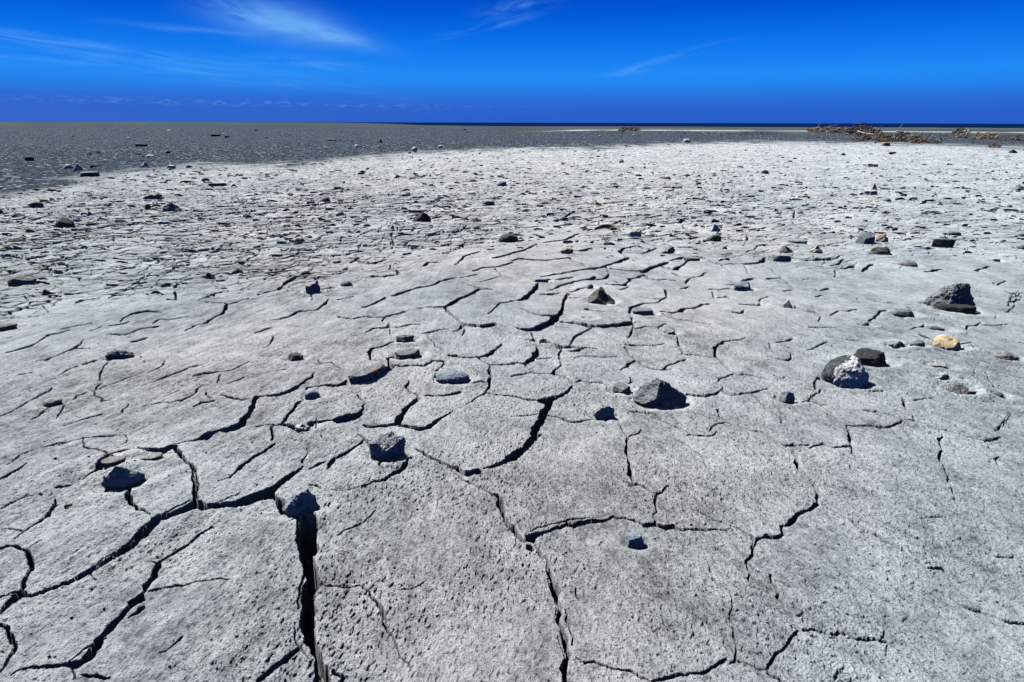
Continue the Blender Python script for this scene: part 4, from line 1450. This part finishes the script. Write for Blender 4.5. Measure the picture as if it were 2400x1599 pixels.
# small stones strewn over the gravel bed, one object each
edge_px = lambda px: float(np.interp(px, [0, 150, 300, 450, 600, 750, 900, 1000, 1200, 1400, 1600, 1800, 2000, 2400],
                                     [458, 436, 408, 389, 391, 379, 366, 356, 349, 347, 336, 333, 330, 330]))
proto = {}
for tone, mats in (('white', ('white', 'pale', 'cream')), ('dark', ('charcoal', 'slate', 'brown'))):
    for j in range(5):
        P, Fc = rock_verts(('round', 'block', 'wedge', 'slab', 'crumb')[j], 3, 900 + j)
        proto[tone, j] = mesh_from(tone + "_pebble", P, Fc, MR[mats[j % 3]])
prnd = random.Random(21)
count = {'white': 0, 'dark': 0}
while count['white'] < 150 or count['dark'] < 150:
    px = prnd.uniform(-20, 2000) if prnd.random() < 0.72 else prnd.uniform(-20, 900)
    lo = 294.0
    hi = edge_px(px) + 3
    py = lo + (hi - lo) * prnd.random() ** 0.85
    tone = 'white' if prnd.random() < 0.5 else 'dark'
    if count[tone] >= 150:
        continue
    gx, gy = ground_at(px, py)
    if math.hypot(gx, gy) > 130:
        continue
    gz = ground_z(gx, gy)
    # follow the rising beach
    for _ in range(3):
        gx, gy = ground_at(px, py, min(gz, CAM_H - 0.12))
        if math.hypot(gx, gy) > 140:
            break
        gz = ground_z(gx, gy)
    if math.hypot(gx, gy) > 140:
        continue
    wpx = prnd.choice((3.0, 3.5, 4, 5, 6, 7.5)) * (1 if px < 1000 else 0.85)
    w = wpx / px_per_m(gx, gy, gz) / 2
    o = link(tone + "_pebble", proto[tone, prnd.randrange(5)],
             "small pale pebble among many scattered on the dark gravel bed" if tone == 'white' else "small blackish pebble among many scattered on the dark gravel bed",
             "pebble", "pale pebbles on the gravel bed" if tone == 'white' else "dark pebbles on the gravel bed",
             loc=(gx, gy, gz + w * 0.25))
    o.scale = (w, w * prnd.uniform(0.6, 1.0), w * prnd.uniform(0.4, 0.75))
    o.rotation_euler = (prnd.uniform(-.2, .2), prnd.uniform(-.2, .2), prnd.uniform(0, 6.28))
    count[tone] += 1

# ---------------------------------------------------------------- lone sticks
for k, line in enumerate(STICKS.strip().splitlines()):
    ends, rad, lift, tone, name, label = line.split(';')
    (ax, ay), (bx, by) = [tuple(float(v) for v in e.split(',')) for e in ends.split()]
    la, lb = (float(v) for v in lift.split(','))
    rad = float(rad)
    w = []
    for (px, py), l in (((ax, ay), la), ((bx, by), lb)):
        gx, gy = ground_at(px, py)
        gz = ground_z(gx, gy)
        if abs(gz) < 0.3:
            gx, gy = ground_at(px, py, gz)
            gz = ground_z(gx, gy)
        w.append((gx, gy, gz + l + rad * 0.4))
    c = Vector(((w[0][0] + w[1][0]) / 2, (w[0][1] + w[1][1]) / 2, min(w[0][2], w[1][2])))
    pts = [p - c for p in stick_points(w[0], w[1], random.uniform(-0.04, 0.04), 8, k, 0.012)]
    rr = [rad * (1.05 - 0.45 * i / 7) for i in range(8)]
    parts = [tube(pts, rr, 7, k)]
    if 'forked' in label:
        p = pts[4]
        parts.append(tube([p, p + Vector((0.03, 0.05, 0.01)), p + Vector((0.075, 0.07, 0.012))], [rad * .7, rad * .6, rad * .4], 6, 3))
        parts.append(tube([pts[5], pts[5] + Vector((-0.03, 0.06, 0.012))], [rad * .6, rad * .35], 6, 4))
    link(name, stick_mesh(name, parts, MW[tone]), label, "driftwood" if 'drift' in name else "stick", loc=c)

# curved strip of bark at the whitish block
ends = [ground_at(1390, 541), ground_at(1408, 536), ground_at(1428, 535.5), ground_at(1447, 538), ground_at(1459, 546)]
c = Vector((ends[2][0], ends[2][1], ground_z(*ends[2])))
V, Q = [], []
for i, (ex, ey) in enumerate(ends):
    z = ground_z(ex, ey) - c.z
    h = (0.015, 0.045, 0.055, 0.05, 0.02)[i]
    for dy, dz in ((0.0, 0.0), (0.012, h), (0.030, h + 0.006), (0.040, 0.0)):
        V.append((ex - c.x, ey - c.y + dy, z + dz))
for i in range(4):
    for k in range(4):
        k2 = (k + 1) % 4
        Q.append((i * 4 + k, i * 4 + k2, i * 4 + 4 + k2, i * 4 + 4 + k))
Q += [(3, 2, 1, 0), (16, 17, 18, 19)]
me = bpy.data.meshes.new("bark_strip")
me.from_pydata(V, [], Q)
me.materials.append(MW['tan'])
me.update()
o = link("bark_strip", me, "curved tan strip of bark left of the whitish blocky rock", "bark", loc=c)
sub = o.modifiers.new("round", 'SUBSURF')
sub.levels = sub.render_levels = 2

# ---------------------------------------------------------------- driftwood heaps
def far_ground(px, py):
    gx, gy = ground_at(px, py)
    for _ in range(6):
        gz = ground_z(gx, gy)
        gx, gy = ground_at(px, py, min(gz, CAM_H - 0.1))
    return gx, gy, ground_z(gx, gy)


drnd = random.Random(5)
HEAPS = [  # px range, base py, heap height px, sticks, label, tones
    (1893, 1985, 313, 11, 34, "sun-bleached brown branch in the low left end of the driftwood heap", ('brown', 'rust', 'pale', 'brown')),
    (1988, 2062, 312, 17, 34, "dark upright branch in the tall blackish part of the driftwood heap", ('dark', 'dark', 'brown', 'dark')),
    (2000, 2075, 327, 10, 34, "brown branch in the near middle part of the driftwood heap", ('brown', 'rust', 'brown', 'pale', 'dark')),
    (2060, 2160, 331, 20, 56, "reddish-brown stick in the thick right part of the driftwood heap", ('rust', 'brown', 'rust', 'pale', 'dark')),
    (2140, 2205, 334, 6, 14, "thin brown stick trailing off the right end of the driftwood heap", ('brown', 'rust', 'dark')),
    (2238, 2268, 322, 9, 12, "branch in the small isolated driftwood clump right of the heap", ('brown', 'dark', 'pale')),
    (2283, 2345, 325, 10, 18, "branch in the second driftwood clump towards the right edge", ('brown', 'rust', 'pale')),
    (2350, 2400, 329, 8, 14, "branch in the driftwood clump cut by the right edge", ('dark', 'brown', 'rust')),
    (1450, 1500, 310, 6, 9, "dark branch of the lone far driftwood clump at centre right", ('dark', 'brown', 'dark')),
    (2316, 2346, 344, 3, 6, "low brown stick on the grey strip below the right-hand clumps", ('brown', 'rust')),
]
debris_v, debris_f, debris_m = [], [], []
for hk, (xa, xb, yb, hp, n, label, tones) in enumerate(HEAPS):
    for i in range(n):
        t = drnd.random()
        px = xa + (xb - xa) * t
        prof = max(0.15, 1 - abs(t - 0.5) * 1.5)
        py = yb + drnd.uniform(-3.5, 2.0)
        gx, gy, gz = far_ground(px, py)
        ppm = px_per_m(gx, gy, gz)
        top = 1.6 * hp / ppm * prof
        L = drnd.uniform(0.35, 1.0) * (26 / ppm)
        rad = drnd.uniform(0.8, 2.1) / ppm
        a = drnd.uniform(-0.9, 0.9) if drnd.random() < 0.75 else drnd.uniform(0, 6.28)
        el = drnd.uniform(-0.15, 0.45) if drnd.random() < 0.8 else drnd.uniform(0.6, 1.1)
        z0 = gz + drnd.random() ** 1.4 * top * 0.75 + rad * 0.5
        p0 = Vector((0, 0, 0))
        d = Vector((math.cos(a) * math.cos(el), math.sin(a) * math.cos(el), math.sin(el))) * L
        pts = stick_points(-d * 0.5, d * 0.5, drnd.uniform(-0.12, 0.12), 6, i + hk * 100, 0.03)
        low = min(p.z for p in pts)
        zc = max(z0, gz - low + rad * 0.6) if el < 0.6 else gz - low
        rr = [rad * (1.1 - 0.6 * q / 5) for q in range(6)]
        parts = [tube(pts, rr, 6, i)]
        if drnd.random() < 0.5:
            b0 = pts[3]
            parts.append(tube([b0, b0 + Vector((drnd.uniform(-.4, .4), drnd.uniform(-.3, .3), drnd.uniform(0.1, .5))) * L * 0.5],
                              [rad * 0.6, rad * 0.25], 5, i))
        nm = 'driftwood_branch' if rad * ppm > 1.1 else 'driftwood_stick'
        link(nm, stick_mesh(nm, parts, MW[drnd.choice(tones)]), label, "driftwood", "driftwood washed up on the far beach", loc=(gx, gy, zc))
    # fine litter filling the heap
    for i in range(int(n * 14)):
        t = drnd.random()
        px = xa + (xb - xa) * t
        prof = max(0.1, 1 - abs(t - 0.5) * 1.5)
        gx, gy, gz = far_ground(px, yb + drnd.uniform(-3.5, 2.5))
        ppm = px_per_m(gx, gy, gz)
        L = drnd.uniform(3, 11) / ppm
        rad = drnd.uniform(0.4, 1.0) / ppm
        a, el = drnd.uniform(-1, 1), drnd.uniform(-0.3, 0.5)
        zc = gz + drnd.random() * hp / ppm * prof * 0.62 + 0.3 * rad
        d = Vector((math.cos(a) * math.cos(el), math.sin(a) * math.cos(el), math.sin(el))) * L / 2
        c = Vector((gx, gy, zc))
        v, q, tr = tube([c - d, c + d * 0.2, c + d], [rad, rad, rad * 0.5], 5, i)
        o = len(debris_v)
        debris_m += [drnd.choices((0, 1, 2, 3), (4, 3, 2, 2))[0]] * (len(q) + len(tr))
        debris_v += [tuple(p) for p in v]
        debris_f += [tuple(z + o for z in f) for f in q] + [tuple(z + o for z in f) for f in tr]
me = bpy.data.meshes.new("driftwood_litter")
me.from_pydata(debris_v, [], debris_f)
for q in ('brown', 'rust', 'dark', 'pale'):
    me.materials.append(MW[q])
me.polygons.foreach_set("material_index", debris_m)
me.update()
link("driftwood_litter", me, "fine broken twigs filling the driftwood heaps on the far beach", "twigs", kind="stuff")

# an orange-pink chunk and a pale log in the heap
put_rock("wood_chunk", (2066, 333, 2085, 342), 'slab', 'rust', 0.6, 10, "orange-pink flat chunk lying in front of the driftwood heap", "wood chunk", 777)
bpy.data.objects["wood_chunk"].data.materials[0] = MW['pink']
put_rock("pale_rock", (2048, 316, 2062, 325), 'wedge', 'white', 0.7, 20, "white rock leaning in the middle of the driftwood heap", "rock", 778)
for k, (ax, ay, bx, by, rp, tone, label) in enumerate([
        (1935, 336.5, 2050, 330.5, 0.9, 'brown', "long thin pole lying in front of the driftwood heap"),
        (2008, 318.5, 2052, 320.5, 1.6, 'pale', "bleached straight log across the middle of the driftwood heap"),
        (2050, 336.5, 2059, 328.5, 1.5, 'dark', "short black stump leaning in front of the driftwood heap"),
        (1935, 302, 1965, 296.5, 0.5, 'pale', "thin white branch arching over the left end of the driftwood heap"),
        (2101, 315, 2113, 297, 0.7, 'pale', "thin white branch standing up from the right part of the driftwood heap"),
        (1995, 307, 2001, 297.5, 1.4, 'dark', "black stub standing on the tall part of the driftwood heap"),
        (2014, 300, 2027, 297.5, 1.2, 'dark', "black broken branch along the crest of the driftwood heap"),
]):
    gx, gy, gz = far_ground(ax, max(ay, by, 313 if ay < 320 else ay))
    ppm = px_per_m(gx, gy, gz)
    gyb = gy
    base_py = max(ay, by, 313 if ay < 320 else ay)
    if k in (0, 1):
        b3 = far_ground(bx, by)
        A, B = Vector((*far_ground(ax, ay)[:2], far_ground(ax, ay)[2] + 0.04)), Vector((b3[0], b3[1], b3[2] + 0.05))
        if k == 1:
            A.z += 0.12
            B.z += 0.12
    else:
        A = Vector((gx, gy, gz + (base_py - ay) / ppm))
        B = Vector((gx + (bx - ax) / ppm, gy + 0.1, gz + (base_py - by) / ppm))
        if A.z > B.z:
            A, B = B, A
        A.z = min(A.z, gz + 0.25)
    c = Vector((A.x, A.y, A.z))
    pts = [p - c for p in stick_points(A, B, 0.05, 7, 60 + k, 0.015)]
    rad = rp / ppm
    nm = 'driftwood_pole' if k < 2 else 'driftwood_branch'
    link(nm, stick_mesh(nm, [tube(pts, [rad * (1.1 - 0.08 * i) for i in range(7)], 7, k)], MW[tone]), label, "driftwood", loc=c)

# ---------------------------------------------------------------- gravel and crumbs (uncountable)
def scatter(name, label, cat, n, px_rng, py_fn, size_fn, mats, seed, flat=0.5, level=1):
    r = random.Random(seed)
    base, fc = ico(level)
    jit = [base * (1 + 0.25 * np.random.default_rng(q).normal(size=(len(base), 1))) for q in range(8)]
    vs, fs, mi = [], [], []
    for k in range(n):
        px = r.uniform(*px_rng)
        py = py_fn(px, r)
        gx, gy = ground_at(px, py)
        if math.hypot(gx, gy) > 95:
            continue
        gz = ground_z(gx, gy)
        w = size_fn(r) / px_per_m(gx, gy, gz) / 2
        a = r.uniform(0, 6.28)
        P = jit[k % 8] * np.array([w, w * r.uniform(0.5, 1), w * flat * r.uniform(0.6, 1.3)])
        ca, sa = math.cos(a), math.sin(a)
        P = np.stack([P[:, 0] * ca - P[:, 1] * sa + gx, P[:, 0] * sa + P[:, 1] * ca + gy, P[:, 2] + gz + w * flat * 0.3], 1)
        fs.append(fc + len(vs) * len(base))
        vs.append(P)
        mi.append(np.full(len(fc), r.choices(range(len(mats)), [m[1] for m in mats])[0]))
    me = mesh_from(name, np.concatenate(vs), np.concatenate(fs), MR[mats[0][0]], True)
    for m in mats[1:]:
        me.materials.append(MR[m[0]])
    me.polygons.foreach_set("material_index", np.concatenate(mi).astype(np.int32))
    link(name, me, label, cat, kind="stuff")


scatter("gravel", "fine dark and pale gravel covering the far strip of beach", "gravel", 5200, (-60, 2450),
        lambda px, r: 296 + (edge_px(min(max(px, 0), 2400)) + 2 - 296) * r.random() ** 0.75, lambda r: r.uniform(1.2, 3.2),
        [('white', 3), ('grey', 3), ('charcoal', 4), ('slate', 2)], 31)
def flakes(name, label, cat, n, seed):
    """curled chips of mud skin standing in the flaky zone"""
    r = random.Random(seed)
    vs, fs, mi = [], [], []
    for k in range(n):
        px = r.uniform(-60, 2460)
        e = edge_px(min(max(px, 0), 2400)) + 2
        lo = 700 - 90 * min(max((px - 500) / 500, 0), 1) + r.uniform(-70, 10)
        py = e + (lo - e) * r.random() ** 1.45
        nearness = min(max((py - 430) / 200, 0), 1)
        gx, gy = ground_at(px, py)
        gz = ground_z(gx, gy)
        gx, gy = ground_at(px, py, gz)
        gz = ground_z(gx, gy)
        w = 0.015 + (0.066 - 0.036 * nearness) * r.random() ** 2.6
        if r.random() < 0.5 * nearness or float(perlin(np.array([gx * 0.9]), np.array([gy * 0.55]), 170)[0]) < r.uniform(-0.9, 0.1):
            continue
        h = w * r.uniform(0.28, 0.5)
        w *= r.uniform(0.7, 1.3)
        a = r.gauss(0.25, 0.55)
        lean = r.uniform(-0.5, 0.3)
        curve = r.uniform(-0.35, 0.35)
        ca, sa = math.cos(a), math.sin(a)
        o = len(vs)
        for q in range(4):
            t = (q / 3 - 0.5)
            hh = h * (1.0, 1.0, r.uniform(0.6, 1.1), 0.35)[q] if r.random() < 0.6 else h * (0.3, 0.9, 1.0, 0.4)[q]
            for dz, th in ((-0.012, 0.0), (hh, 0.0), (hh, 0.006 + 0.12 * w), (-0.012, 0.010 + 0.2 * w)):
                lx = t * w * 2
                ly = curve * w * (1 - 4 * t * t) + th + lean * max(dz, 0)
                vs.append((gx + lx * ca - ly * sa, gy + lx * sa + ly * ca, gz + dz))
        for q in range(3):
            for c in range(4):
                c2 = (c + 1) % 4
                fs.append((o + q * 4 + c, o + q * 4 + 4 + c, o + q * 4 + 4 + c2, o + q * 4 + c2))
        fs += [(o, o + 1, o + 2, o + 3), (o + 15, o + 14, o + 13, o + 12)]
        mi += [r.choices((0, 1, 2), (4 + 12 * nearness, 2, 4))[0]] * 14  # far flakes often get dark colours, painting in their shaded sides
    me = bpy.data.meshes.new(name)
    me.from_pydata(vs, [], fs)
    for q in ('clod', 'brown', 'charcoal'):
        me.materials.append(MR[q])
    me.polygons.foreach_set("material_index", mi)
    me.update()
    link(name, me, label, cat, kind="stuff")


def grit(n, seed):
    """little stones and crumbs lying about on the near mud, thicker round the bigger stones"""
    r = random.Random(seed)
    base, fc = ico(1)
    jit = [base * (1 + 0.25 * np.random.default_rng(q).normal(size=(len(base), 1))) for q in range(8)]
    boxes = [[float(v) for v in l.split(';')[1].split(',')] for l in ROCKS.strip().splitlines()]
    boxes = [b for b in boxes if b[3] > 560]
    vs, fs, mi = [], [], []
    for k in range(n):
        if r.random() < 0.55:
            b = r.choice(boxes)
            wd = b[2] - b[0]
            px, py = (b[0] + b[2]) / 2 + r.gauss(0, 0.8) * wd, b[3] + r.gauss(0, 0.28) * wd
        else:
            px, py = r.uniform(-40, 2440), 600 + 980 * r.random() ** 1.3
        gx, gy = ground_at(px, py)
        gz = ground_z(gx, gy)
        w = 0.0012 + 0.0042 * r.random() ** 3
        a = r.uniform(0, 6.28)
        P = jit[k % 8] * np.array([w, w * r.uniform(0.6, 1), w * r.uniform(0.5, 0.9)])
        ca, sa = math.cos(a), math.sin(a)
        P = np.stack([P[:, 0] * ca - P[:, 1] * sa + gx, P[:, 0] * sa + P[:, 1] * ca + gy, P[:, 2] + gz + w * 0.3], 1)
        fs.append(fc + len(vs) * len(base))
        vs.append(P)
        mi.append(np.full(len(fc), r.choices((0, 1, 2, 3), (8, 3, 1, 0))[0]))
    me = mesh_from("grit", np.concatenate(vs), np.concatenate(fs), MR['clod'], True)
    for q in ('grey', 'charcoal', 'white'):
        me.materials.append(MR[q])
    me.polygons.foreach_set("material_index", np.concatenate(mi).astype(np.int32))
    link("grit", me, "tiny stones and crumbs of mud lying loose on the cracked mud", "grit", kind="stuff")


grit(2600, 37)
flakes("mud_flakes", "curled flakes of dry mud standing up all over the light mud flat, some coloured dark as shaded sides", "mud flakes", 8500, 35)
scatter("mud_crumbs", "dark crumbs and chips of broken mud scattered over the flaky light mud", "crumbs", 1100, (-60, 2450),
        lambda px, r: edge_px(min(max(px, 0), 2400)) + 3 + (640 - edge_px(min(max(px, 0), 2400))) * r.random() ** 1.5, lambda r: 1.6 + 3.5 * r.random() ** 3,
        [('clod', 5), ('brown', 3), ('charcoal', 2), ('grey', 2)], 33, 0.6)

# ---------------------------------------------------------------- link the ground sheet
idx = np.arange(NR * NC, dtype=np.int32).reshape(NR, NC)
q = np.stack([idx[:-1, :-1], idx[1:, :-1], idx[1:, 1:], idx[:-1, 1:]], -1).reshape(-1, 4)[:, ::-1]
wrap = np.stack([idx[:-1, -1], idx[1:, -1], idx[1:, 0], idx[:-1, 0]], -1)[:, ::-1]
centre = NR * NC
cap = np.stack([idx[0, :], np.roll(idx[0, :], -1), np.full(NC, centre)], -1).astype(np.int32)[:, ::-1]
verts = np.concatenate([np.stack([X, Y, Z], -1).reshape(-1, 3), [[0, 0, float(Z[0].mean())]]]).astype(F32)
quads = np.concatenate([q, wrap]).astype(np.int32)
me = bpy.data.meshes.new("ground")
me.vertices.add(len(verts))
me.vertices.foreach_set("co", verts.ravel())
nl = quads.size + cap.size
me.loops.add(nl)
me.loops.foreach_set("vertex_index", np.concatenate([quads.ravel(), cap.ravel()]).astype(np.int32))
npoly = len(quads) + len(cap)
me.polygons.add(npoly)
me.polygons.foreach_set("loop_start", np.concatenate([np.arange(0, quads.size, 4), quads.size + np.arange(0, cap.size, 3)]).astype(np.int32))
me.polygons.foreach_set("loop_total", np.concatenate([np.full(len(quads), 4), np.full(len(cap), 3)]).astype(np.int32))
me.polygons.foreach_set("use_smooth", np.ones(npoly, bool))
me.update(calc_edges=True)
aa = np.arctan2(X, Y)
sand = sstep(36, 62, R2) * sstep(-0.05, 0.2, aa) * 0.001
far = sstep(-2, 2, R2 - 84) * sstep(-0.02, 0.1, aa)
pale = np.exp(-((R2 - 96) / 11) ** 2) * (0.75 + 0.25 * perlin(aa * 30, R2 * 0.02, 150))
body = 0.22 + 0.25 * perlin(aa * 3, R2 * 0.02, 151)
sand = far * np.clip(np.maximum(body, pale), 0.02, 1)
lf = sstep(120, 170, R2) * sstep(0.05, -0.1, aa)
sand = np.maximum(sand, lf * (0.10 + 0.10 * perlin(aa * 20, R2 * 0.01, 152)))
cool = np.clip(0.35 + 0.75 * sstep(0.0, 1.1, X / np.maximum(Y, 1.2)) + 0.35 * sstep(0.0, -0.9, X / np.maximum(Y, 1.2)) + 0.35 * perlin(X * 0.7, Y * 0.7, 160), 0, 1)
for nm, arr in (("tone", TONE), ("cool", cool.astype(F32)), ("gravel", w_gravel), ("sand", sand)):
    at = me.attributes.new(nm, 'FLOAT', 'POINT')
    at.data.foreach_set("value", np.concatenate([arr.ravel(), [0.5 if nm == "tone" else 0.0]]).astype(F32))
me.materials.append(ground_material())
link("ground", me, kind="structure")

# ---------------------------------------------------------------- sea
m, nt, b = new_mat("sea_water")
b.inputs['Base Color'].default_value = (0.002, 0.014, 0.065, 1)
b.inputs['Roughness'].default_value = 0.35
b.inputs['Specular IOR Level'].default_value = 0.0
nz = N(nt, "ShaderNodeTexNoise", i_Scale=0.15, i_Detail=4.0)
nt.links.new(N(nt, "ShaderNodeTexCoord").outputs['Object'], nz.inputs['Vector'])
bp = N(nt, "ShaderNodeBump", i_Strength=0.5, i_Distance=0.6)
nt.links.new(nz.outputs[0], bp.inputs['Height'])
nt.links.new(bp.outputs[0], b.inputs['Normal'])
me = bpy.data.meshes.new("sea")
me.from_pydata([(-60000, 260, 0), (60000, 260, 0), (60000, 70000, 0), (-60000, 70000, 0)], [], [(0, 1, 2, 3)])
me.materials.append(m)
link("sea", me, kind="structure", loc=(0, 0, -1.0))
# ---------------------------------------------------------------- sky, sun
SUN_EL = math.radians(50)
SUN_DIR = Vector((-0.70, 0.70, 0)).normalized()        # where the sun stands: ahead and to the left
w = bpy.data.worlds.new("World")
S.world = w
w.use_nodes = True
nt = w.node_tree
nt.nodes.clear()
L = nt.links
sky = nt.nodes.new("ShaderNodeTexSky")
sky.sky_type = 'NISHITA'
sky.sun_disc = False
sky.sun_elevation = SUN_EL
sky.sun_rotation = math.atan2(SUN_DIR.x, SUN_DIR.y)
sky.air_density = 1.0
sky.dust_density = 0.3
sky.ozone_density = 2.0
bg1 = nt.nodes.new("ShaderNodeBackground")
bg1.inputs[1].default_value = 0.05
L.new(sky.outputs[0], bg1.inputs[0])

tc = nt.nodes.new("ShaderNodeTexCoord")
sep = nt.nodes.new("ShaderNodeSeparateXYZ")
L.new(tc.outputs['Generated'], sep.inputs[0])
dx, dy, dz = sep.outputs
el = math_n(nt, 'MULTIPLY', math_n(nt, 'ARCSINE', dz), 180 / math.pi)      # degrees above the horizon
az = math_n(nt, 'MULTIPLY', math_n(nt, 'ARCTAN2', dx, dy), 180 / math.pi)  # degrees right of straight ahead


def srgb(r, g, b_):
    f = lambda c: (c / 255 / 12.92) if c / 255 <= 0.04045 else ((c / 255 + 0.055) / 1.055) ** 2.4
    return f(r), f(g), f(b_)


EXPO = 0.36
K = 2 ** -EXPO
# the low sky: deep blue above, a bright azure belt, a duller violet-blue layer over the sea
stops_c = [(0.0, srgb(40, 94, 200)), (1.0, srgb(42, 99, 205)), (1.9, srgb(40, 112, 218)), (2.7, srgb(36, 132, 238)), (3.6, srgb(32, 138, 246)),
           (5.0, srgb(18, 124, 240)), (6.6, srgb(6, 106, 228)), (8.0, srgb(0, 88, 212)), (9.2, srgb(0, 76, 198)), (14.0, srgb(8, 30, 66))]
rel = math_n(nt, 'DIVIDE', el, 14.0, True)
low = ramp(nt, [(e / 14.0, tuple(v * K for v in c)) for e, c in stops_c], rel).outputs[0]


def wisp(a0, e0, ra, re, tilt, seed, sx, sy, lo, hi, amount):
    """a streak of high cloud centred a0,e0 degrees"""
    da = math_n(nt, 'SUBTRACT', az, a0)
    de = math_n(nt, 'SUBTRACT', math_n(nt, 'SUBTRACT', el, e0), math_n(nt, 'MULTIPLY', da, tilt))
    q = math_n(nt, 'ADD', math_n(nt, 'POWER', math_n(nt, 'ABSOLUTE', math_n(nt, 'DIVIDE', da, ra)), 2.0),
               math_n(nt, 'POWER', math_n(nt, 'ABSOLUTE', math_n(nt, 'DIVIDE', de, re)), 2.0))
    g = math_n(nt, 'EXPONENT', math_n(nt, 'MULTIPLY', q, -1.0))
    c = nt.nodes.new("ShaderNodeCombineXYZ")
    L.new(math_n(nt, 'MULTIPLY', da, sx), c.inputs[0])
    L.new(math_n(nt, 'MULTIPLY', de, sy), c.inputs[1])
    c.inputs[2].default_value = seed
    n = N(nt, "ShaderNodeTexNoise", i_Scale=1.0, i_Detail=4.0, i_Roughness=0.5, i_Distortion=0.8)
    L.new(c.outputs[0], n.inputs['Vector'])
    mr = nt.nodes.new("ShaderNodeMapRange")
    mr.interpolation_type = 'SMOOTHSTEP'
    mr.inputs[1].default_value, mr.inputs[2].default_value = lo, hi
    L.new(n.outputs[0], mr.inputs[0])
    return math_n(nt, 'MULTIPLY', math_n(nt, 'MULTIPLY', g, mr.outputs[0]), amount)


# az,el of a photograph point, for placing clouds
def ae(px, py):
    d = ray(px, py)
    return math.degrees(math.atan2(d.x, d.y)), math.degrees(math.asin(d.z))


clouds = []
for px, py, ra, re, tilt, seed, sx, sy, lo, hi, am in [
        (650, 50, 3.8, 1.15, -0.13, 3.0, 0.20, 0.60, 0.12, 0.62, 0.95),
        (770, 82, 3.4, 0.55, -0.20, 4.0, 0.25, 1.2, 0.15, 0.65, 0.8),
        (560, 20, 2.2, 0.55, -0.25, 5.0, 0.35, 1.2, 0.34, 0.75, 0.55),
        (230, 112, 9.0, 0.42, -0.10, 7.0, 0.16, 1.8, 0.32, 0.75, 0.55),
        (300, 150, 12.0, 0.6, -0.07, 8.0, 0.12, 1.4, 0.36, 0.78, 0.34),
        (700, 148, 4.5, 0.45, -0.06, 9.0, 0.22, 1.7, 0.36, 0.78, 0.42),
        (600, 190, 9.0, 0.5, -0.10, 10.0, 0.14, 1.6, 0.36, 0.78, 0.30),
        (450, 72, 4.5, 0.25, -0.04, 11.0, 0.2, 2.2, 0.34, 0.72, 0.32),
        (1150, 60, 3.0, 0.30, 0.22, 12.0, 0.25, 2.0, 0.34, 0.72, 0.42),
        (1225, 14, 2.6, 0.5, 0.18, 13.0, 0.35, 1.5, 0.34, 0.72, 0.45),
        (1480, 166, 1.7, 0.28, 0.20, 14.0, 0.4, 2.0, 0.30, 0.70, 0.42),
        (1580, 130, 3.2, 0.22, 0.22, 15.0, 0.3, 2.0, 0.34, 0.74, 0.28)]:
    a0, e0 = ae(px, py)
    clouds.append(wisp(a0, e0, ra, re, tilt, seed, sx, sy, lo, hi, am))
tot = clouds[0]
for c in clouds[1:]:
    tot = math_n(nt, 'ADD', tot, c)
tot = math_n(nt, 'MULTIPLY', math_n(nt, 'MINIMUM', tot, 0.95), 0.75)
low = mix(nt, tot, low, tuple(v * K for v in srgb(120, 186, 250)))
# far cumulus line low over the sea, left half
a0, e0 = ae(450, 240)
puff = wisp(a0, e0, 17.0, 0.22, -0.008, 21.0, 1.3, 5.0, 0.46, 0.70, 0.5)
low = mix(nt, puff, low, tuple(v * K for v in srgb(128, 160, 236)))
# violet cast on the left horizon
lv = math_n(nt, 'MULTIPLY', math_n(nt, 'EXPONENT', math_n(nt, 'MULTIPLY', math_n(nt, 'POWER', math_n(nt, 'ABSOLUTE', math_n(nt, 'DIVIDE', el, 1.9)), 2.0), -1.0)),
            math_n(nt, 'MULTIPLY', math_n(nt, 'SUBTRACT', 6.0, az), 1 / 45.0, True))
low = mix(nt, math_n(nt, 'MULTIPLY', lv, 0.8, True), low, tuple(v * K for v in srgb(58, 106, 204)))
bg2 = nt.nodes.new("ShaderNodeBackground")
L.new(low, bg2.inputs[0])
# low sky to the sides and behind is dimmed to darken camera-facing faces
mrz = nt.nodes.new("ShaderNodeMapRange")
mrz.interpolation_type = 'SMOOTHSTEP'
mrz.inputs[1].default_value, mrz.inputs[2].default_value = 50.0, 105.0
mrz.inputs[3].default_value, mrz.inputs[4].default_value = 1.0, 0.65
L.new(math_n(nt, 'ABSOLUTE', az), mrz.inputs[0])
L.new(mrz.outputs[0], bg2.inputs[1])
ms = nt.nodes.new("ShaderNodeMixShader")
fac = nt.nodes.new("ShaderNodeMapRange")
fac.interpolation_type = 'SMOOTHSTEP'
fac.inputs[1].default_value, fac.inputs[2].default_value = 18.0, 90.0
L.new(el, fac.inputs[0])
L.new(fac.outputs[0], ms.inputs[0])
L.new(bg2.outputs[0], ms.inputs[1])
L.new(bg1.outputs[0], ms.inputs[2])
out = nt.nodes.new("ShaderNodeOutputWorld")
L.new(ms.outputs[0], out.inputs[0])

sd = bpy.data.lights.new("sun", 'SUN')
sd.energy = 5.0
sd.angle = math.radians(0.53)
sd.color = (1.0, 0.95, 0.88)
so = bpy.data.objects.new("sun", sd)
COL.objects.link(so)
to_sun = Vector((SUN_DIR.x * math.cos(SUN_EL), SUN_DIR.y * math.cos(SUN_EL), math.sin(SUN_EL)))
so.rotation_euler = to_sun.to_track_quat('Z', 'Y').to_euler()
so.location = to_sun * 50

S.view_settings.view_transform = 'Standard'
S.view_settings.look = 'None'
S.view_settings.exposure = EXPO
S.view_settings.gamma = 1.0
S.cycles.max_bounces = 5
S.cycles.diffuse_bounces = 0
